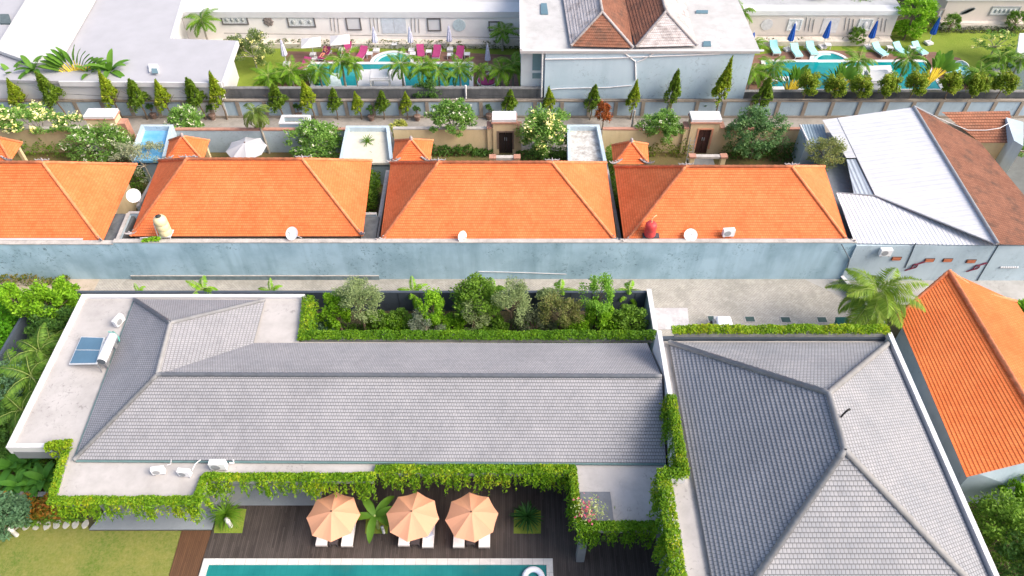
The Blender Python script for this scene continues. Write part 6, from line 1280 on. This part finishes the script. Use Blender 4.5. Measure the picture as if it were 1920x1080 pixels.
# ---- left garden
gt_('dense bright green shrub mass outside the left side wall', -42, 615, 1.8, 2.8, 3.2, 4.6, 1.5, ((.06,.24,.01),(.12,.36,.012),(.2,.45,.02)), 12000, ncl=150, L=.2, W=.11, cr=.16, nm='green_shrub', cat='bush', shell=.35)
gt_('bright green leafy tree at the back left corner of the garden', 95, 575, 2.6, 4.2, 1.9, 1.4, 1.6, BRT, 4600, L=.22, W=.11, nm='garden_tree')
gt_('upright yellow-green tree rising above the charcoal corner wall', 30, 560, 3.2, 4.6, .9, .8, 1.6, BRT, 2400, L=.2, W=.1, nm='garden_tree')
gt_('yellow-green tree beside the white villa roof corner', 122, 548, 2.8, 4.0, .9, .8, 1.3, BRT, 2400, L=.22, W=.11, nm='garden_tree')
gt_('dark green tree filling the left garden beside the white roof', 105, 612, 2.0, 3.4, 1.9, 1.5, 1.5, DRK, 4600, L=.2, W=.1, nm='garden_tree')
gt_('dark tree low at the left edge beside the villa', 15, 800, 1.6, 3.0, 1.5, 1.7, 1.4, DRK, 3600, L=.2, W=.1, nm='garden_tree')
gt_('dark leafy tree at the left edge below the palms', 10, 735, 2.2, 3.8, 1.5, 2.0, 1.6, BLG, 3800, L=.2, W=.1, nm='garden_tree')
AP_ = palm_proto('areca_palm', 'x', 2.4, 13, 2.2, ((.07,.16,.02),(.13,.26,.03),(.24,.38,.05)), .08, .6, .06, (-.3,1.3), 1.8, 36)
for x, y, z, s, lb in ((75,660,3.0,1.0,'areca palm over the dark side wall of the left garden'),(60,705,3.0,1.1,'areca palm at the middle of the left garden'),(28,690,2.6,.9,'areca palm near the side wall left of its neighbours'),(40,770,2.6,1.0,'areca palm beside the white roof edge, lower left'),(95,640,2.4,.8,'areca palm with orange leaf stems beside the solar heater roof')):
    q = P(x, y, z*.95); place(AP_, V(q.x, q.y, 0), lb, 'areca palms in the left garden', (s, s, z/2.4*.95), random.uniform(0, 6))
scatter_cover('ground_cover', [(-33.9,18.5,0),(-25,19.5,0),(-25,35.5,0),(-33.9,35.8,0)], 13000, GR, .26, .13, .7)
bb = blade_plant('broad_leaf_plant', 'x', 'plant', ((.04,.14,.02),(.08,.24,.03),(.15,.36,.04)), 13, 1.15, .42, (.1,1.2), 1.0, .5, .06)
for x, y, s, lb in ((20,870,1.1,'broad-leaved plant with pale leaves at the left edge above the planter wall'),(48,862,1.0,'broad-leaved plant below the white roof corner'),(80,895,1.0,'broad-leaved plant beside the terrace hedge'),(30,905,.9,'broad-leaved plant nearest the grey planter wall'),(60,900,.85,'broad-leaved plant between two others above the planter wall')):
    q = P(x, y, .9); place(bb, V(q.x, q.y, 0), lb, 'broad-leaved plants above the planter wall', s*1.1, random.uniform(0, 6))
strip('croton_bed', 'orange and green croton bed below the grey planter wall', [P(-10,955), P(108,955)], 1.5, 1.1, ((.08,.16,.02),(.5,.12,.03),(.2,.25,.03),(.55,.2,.03),(.1,.2,.02)), 480, .24, .13)
gt_('bluish-green round tree at the left edge of the lawn', 2, 968, 1.6, 2.7, 1.5, 1.2, 1.2, BLG, 4800, ncl=50, L=.2, W=.11, nm='bluish_tree')
# ---- deck plants
gtf = blade_plant('ornamental_grass', 'arching grass tuft on the inset left of the orange parasols', 'plant', ((.06,.16,.01),(.12,.26,.015),(.2,.34,.02)), 110, 1.1, .045, (-.1,1.45), 1.5, .5, .05); q = P(429,978); gtf.location = (q.x, q.y+.1, .11)
cy = blade_plant('cycad', 'dark spiky cycad on the grass inset right of the parasols', 'plant', ((.015,.06,.015),(.03,.11,.02),(.06,.17,.03)), 60, 1.0, .09, (-.15,1.35), .8, .45, .13); q = P(988,978); cy.location = (q.x, q.y, .11)
tp = blade_plant('paddle_palm', 'small broad-leaved palm with six arching leaves between parasols', 'palm tree', ((.05,.13,.012),(.09,.2,.02),(.15,.28,.03)), 7, 1.9, .55, (.05,.6), 1.1, 1.6, .1); q = P(703,968,1.6); tp.location = (q.x, q.y, .11); tp.scale = (.85,.85,.95)
build('lamp_post', MB().lathe((.42,-.35,0), [(.1,0),(.1,.8),(.12,.82),(.02,.86)], 10), WHITE, tp, True).name = 'bollard'
# ---- lower right trees
gt_('mid green tree in the lower right corner below the slanted orange house', 1890, 990, 2.4, 4.2, 1.9, 1.9, 1.7, GR, 6000, ncl=60, L=.2, W=.1, nm='garden_tree')
gt_('darker tree at the bottom right edge', 1935, 1060, 2.6, 4.4, 1.7, 1.7, 1.7, DRK, 4600, L=.2, W=.1, nm='garden_tree')
gt_('light green tree at the right edge just under the pale blue wall', 1912, 925, 2.2, 3.6, 1.2, 1.1, 1.3, BRT, 3200, L=.2, W=.1, nm='garden_tree')
scatter_cover('ground_cover', [(24,8,0),(34,8,0),(34,20.5,0),(24.5,20.5,0)], 6000, GR, .24, .12, .8)
gt_('green tree at the right edge behind the slanted orange roof', 1935, 600, 2.0, 3.4, 1.5, 1.6, 1.4, BRT, 3200, L=.24, W=.12, nm='garden_tree')
gt_('small yellow-green tree in the dark yard behind the brown roof', 1900, 278, 1.6, 2.6, 1.0, .9, .9, GR, 1500, L=.2, W=.1, nm='garden_tree')
gt_('green tree tops behind the right pool house roof, top edge', 1560, -18, 3.6, 5.2, 9.0, 2.4, 1.8, GR, 7000, ncl=120, L=.3, W=.15, cr=.14, nm='tree_row', cat='tree')
# roof weeds, vine on the wall
q = PY(272,458,39.0); strip('climbing_plant', 'green climber hanging over the blue wall near the cream tank', [(q.x-.1,39.25,3.9),(q.x+1.0,39.3,3.95)], .35, .3, BRT, 300, .18, .09)
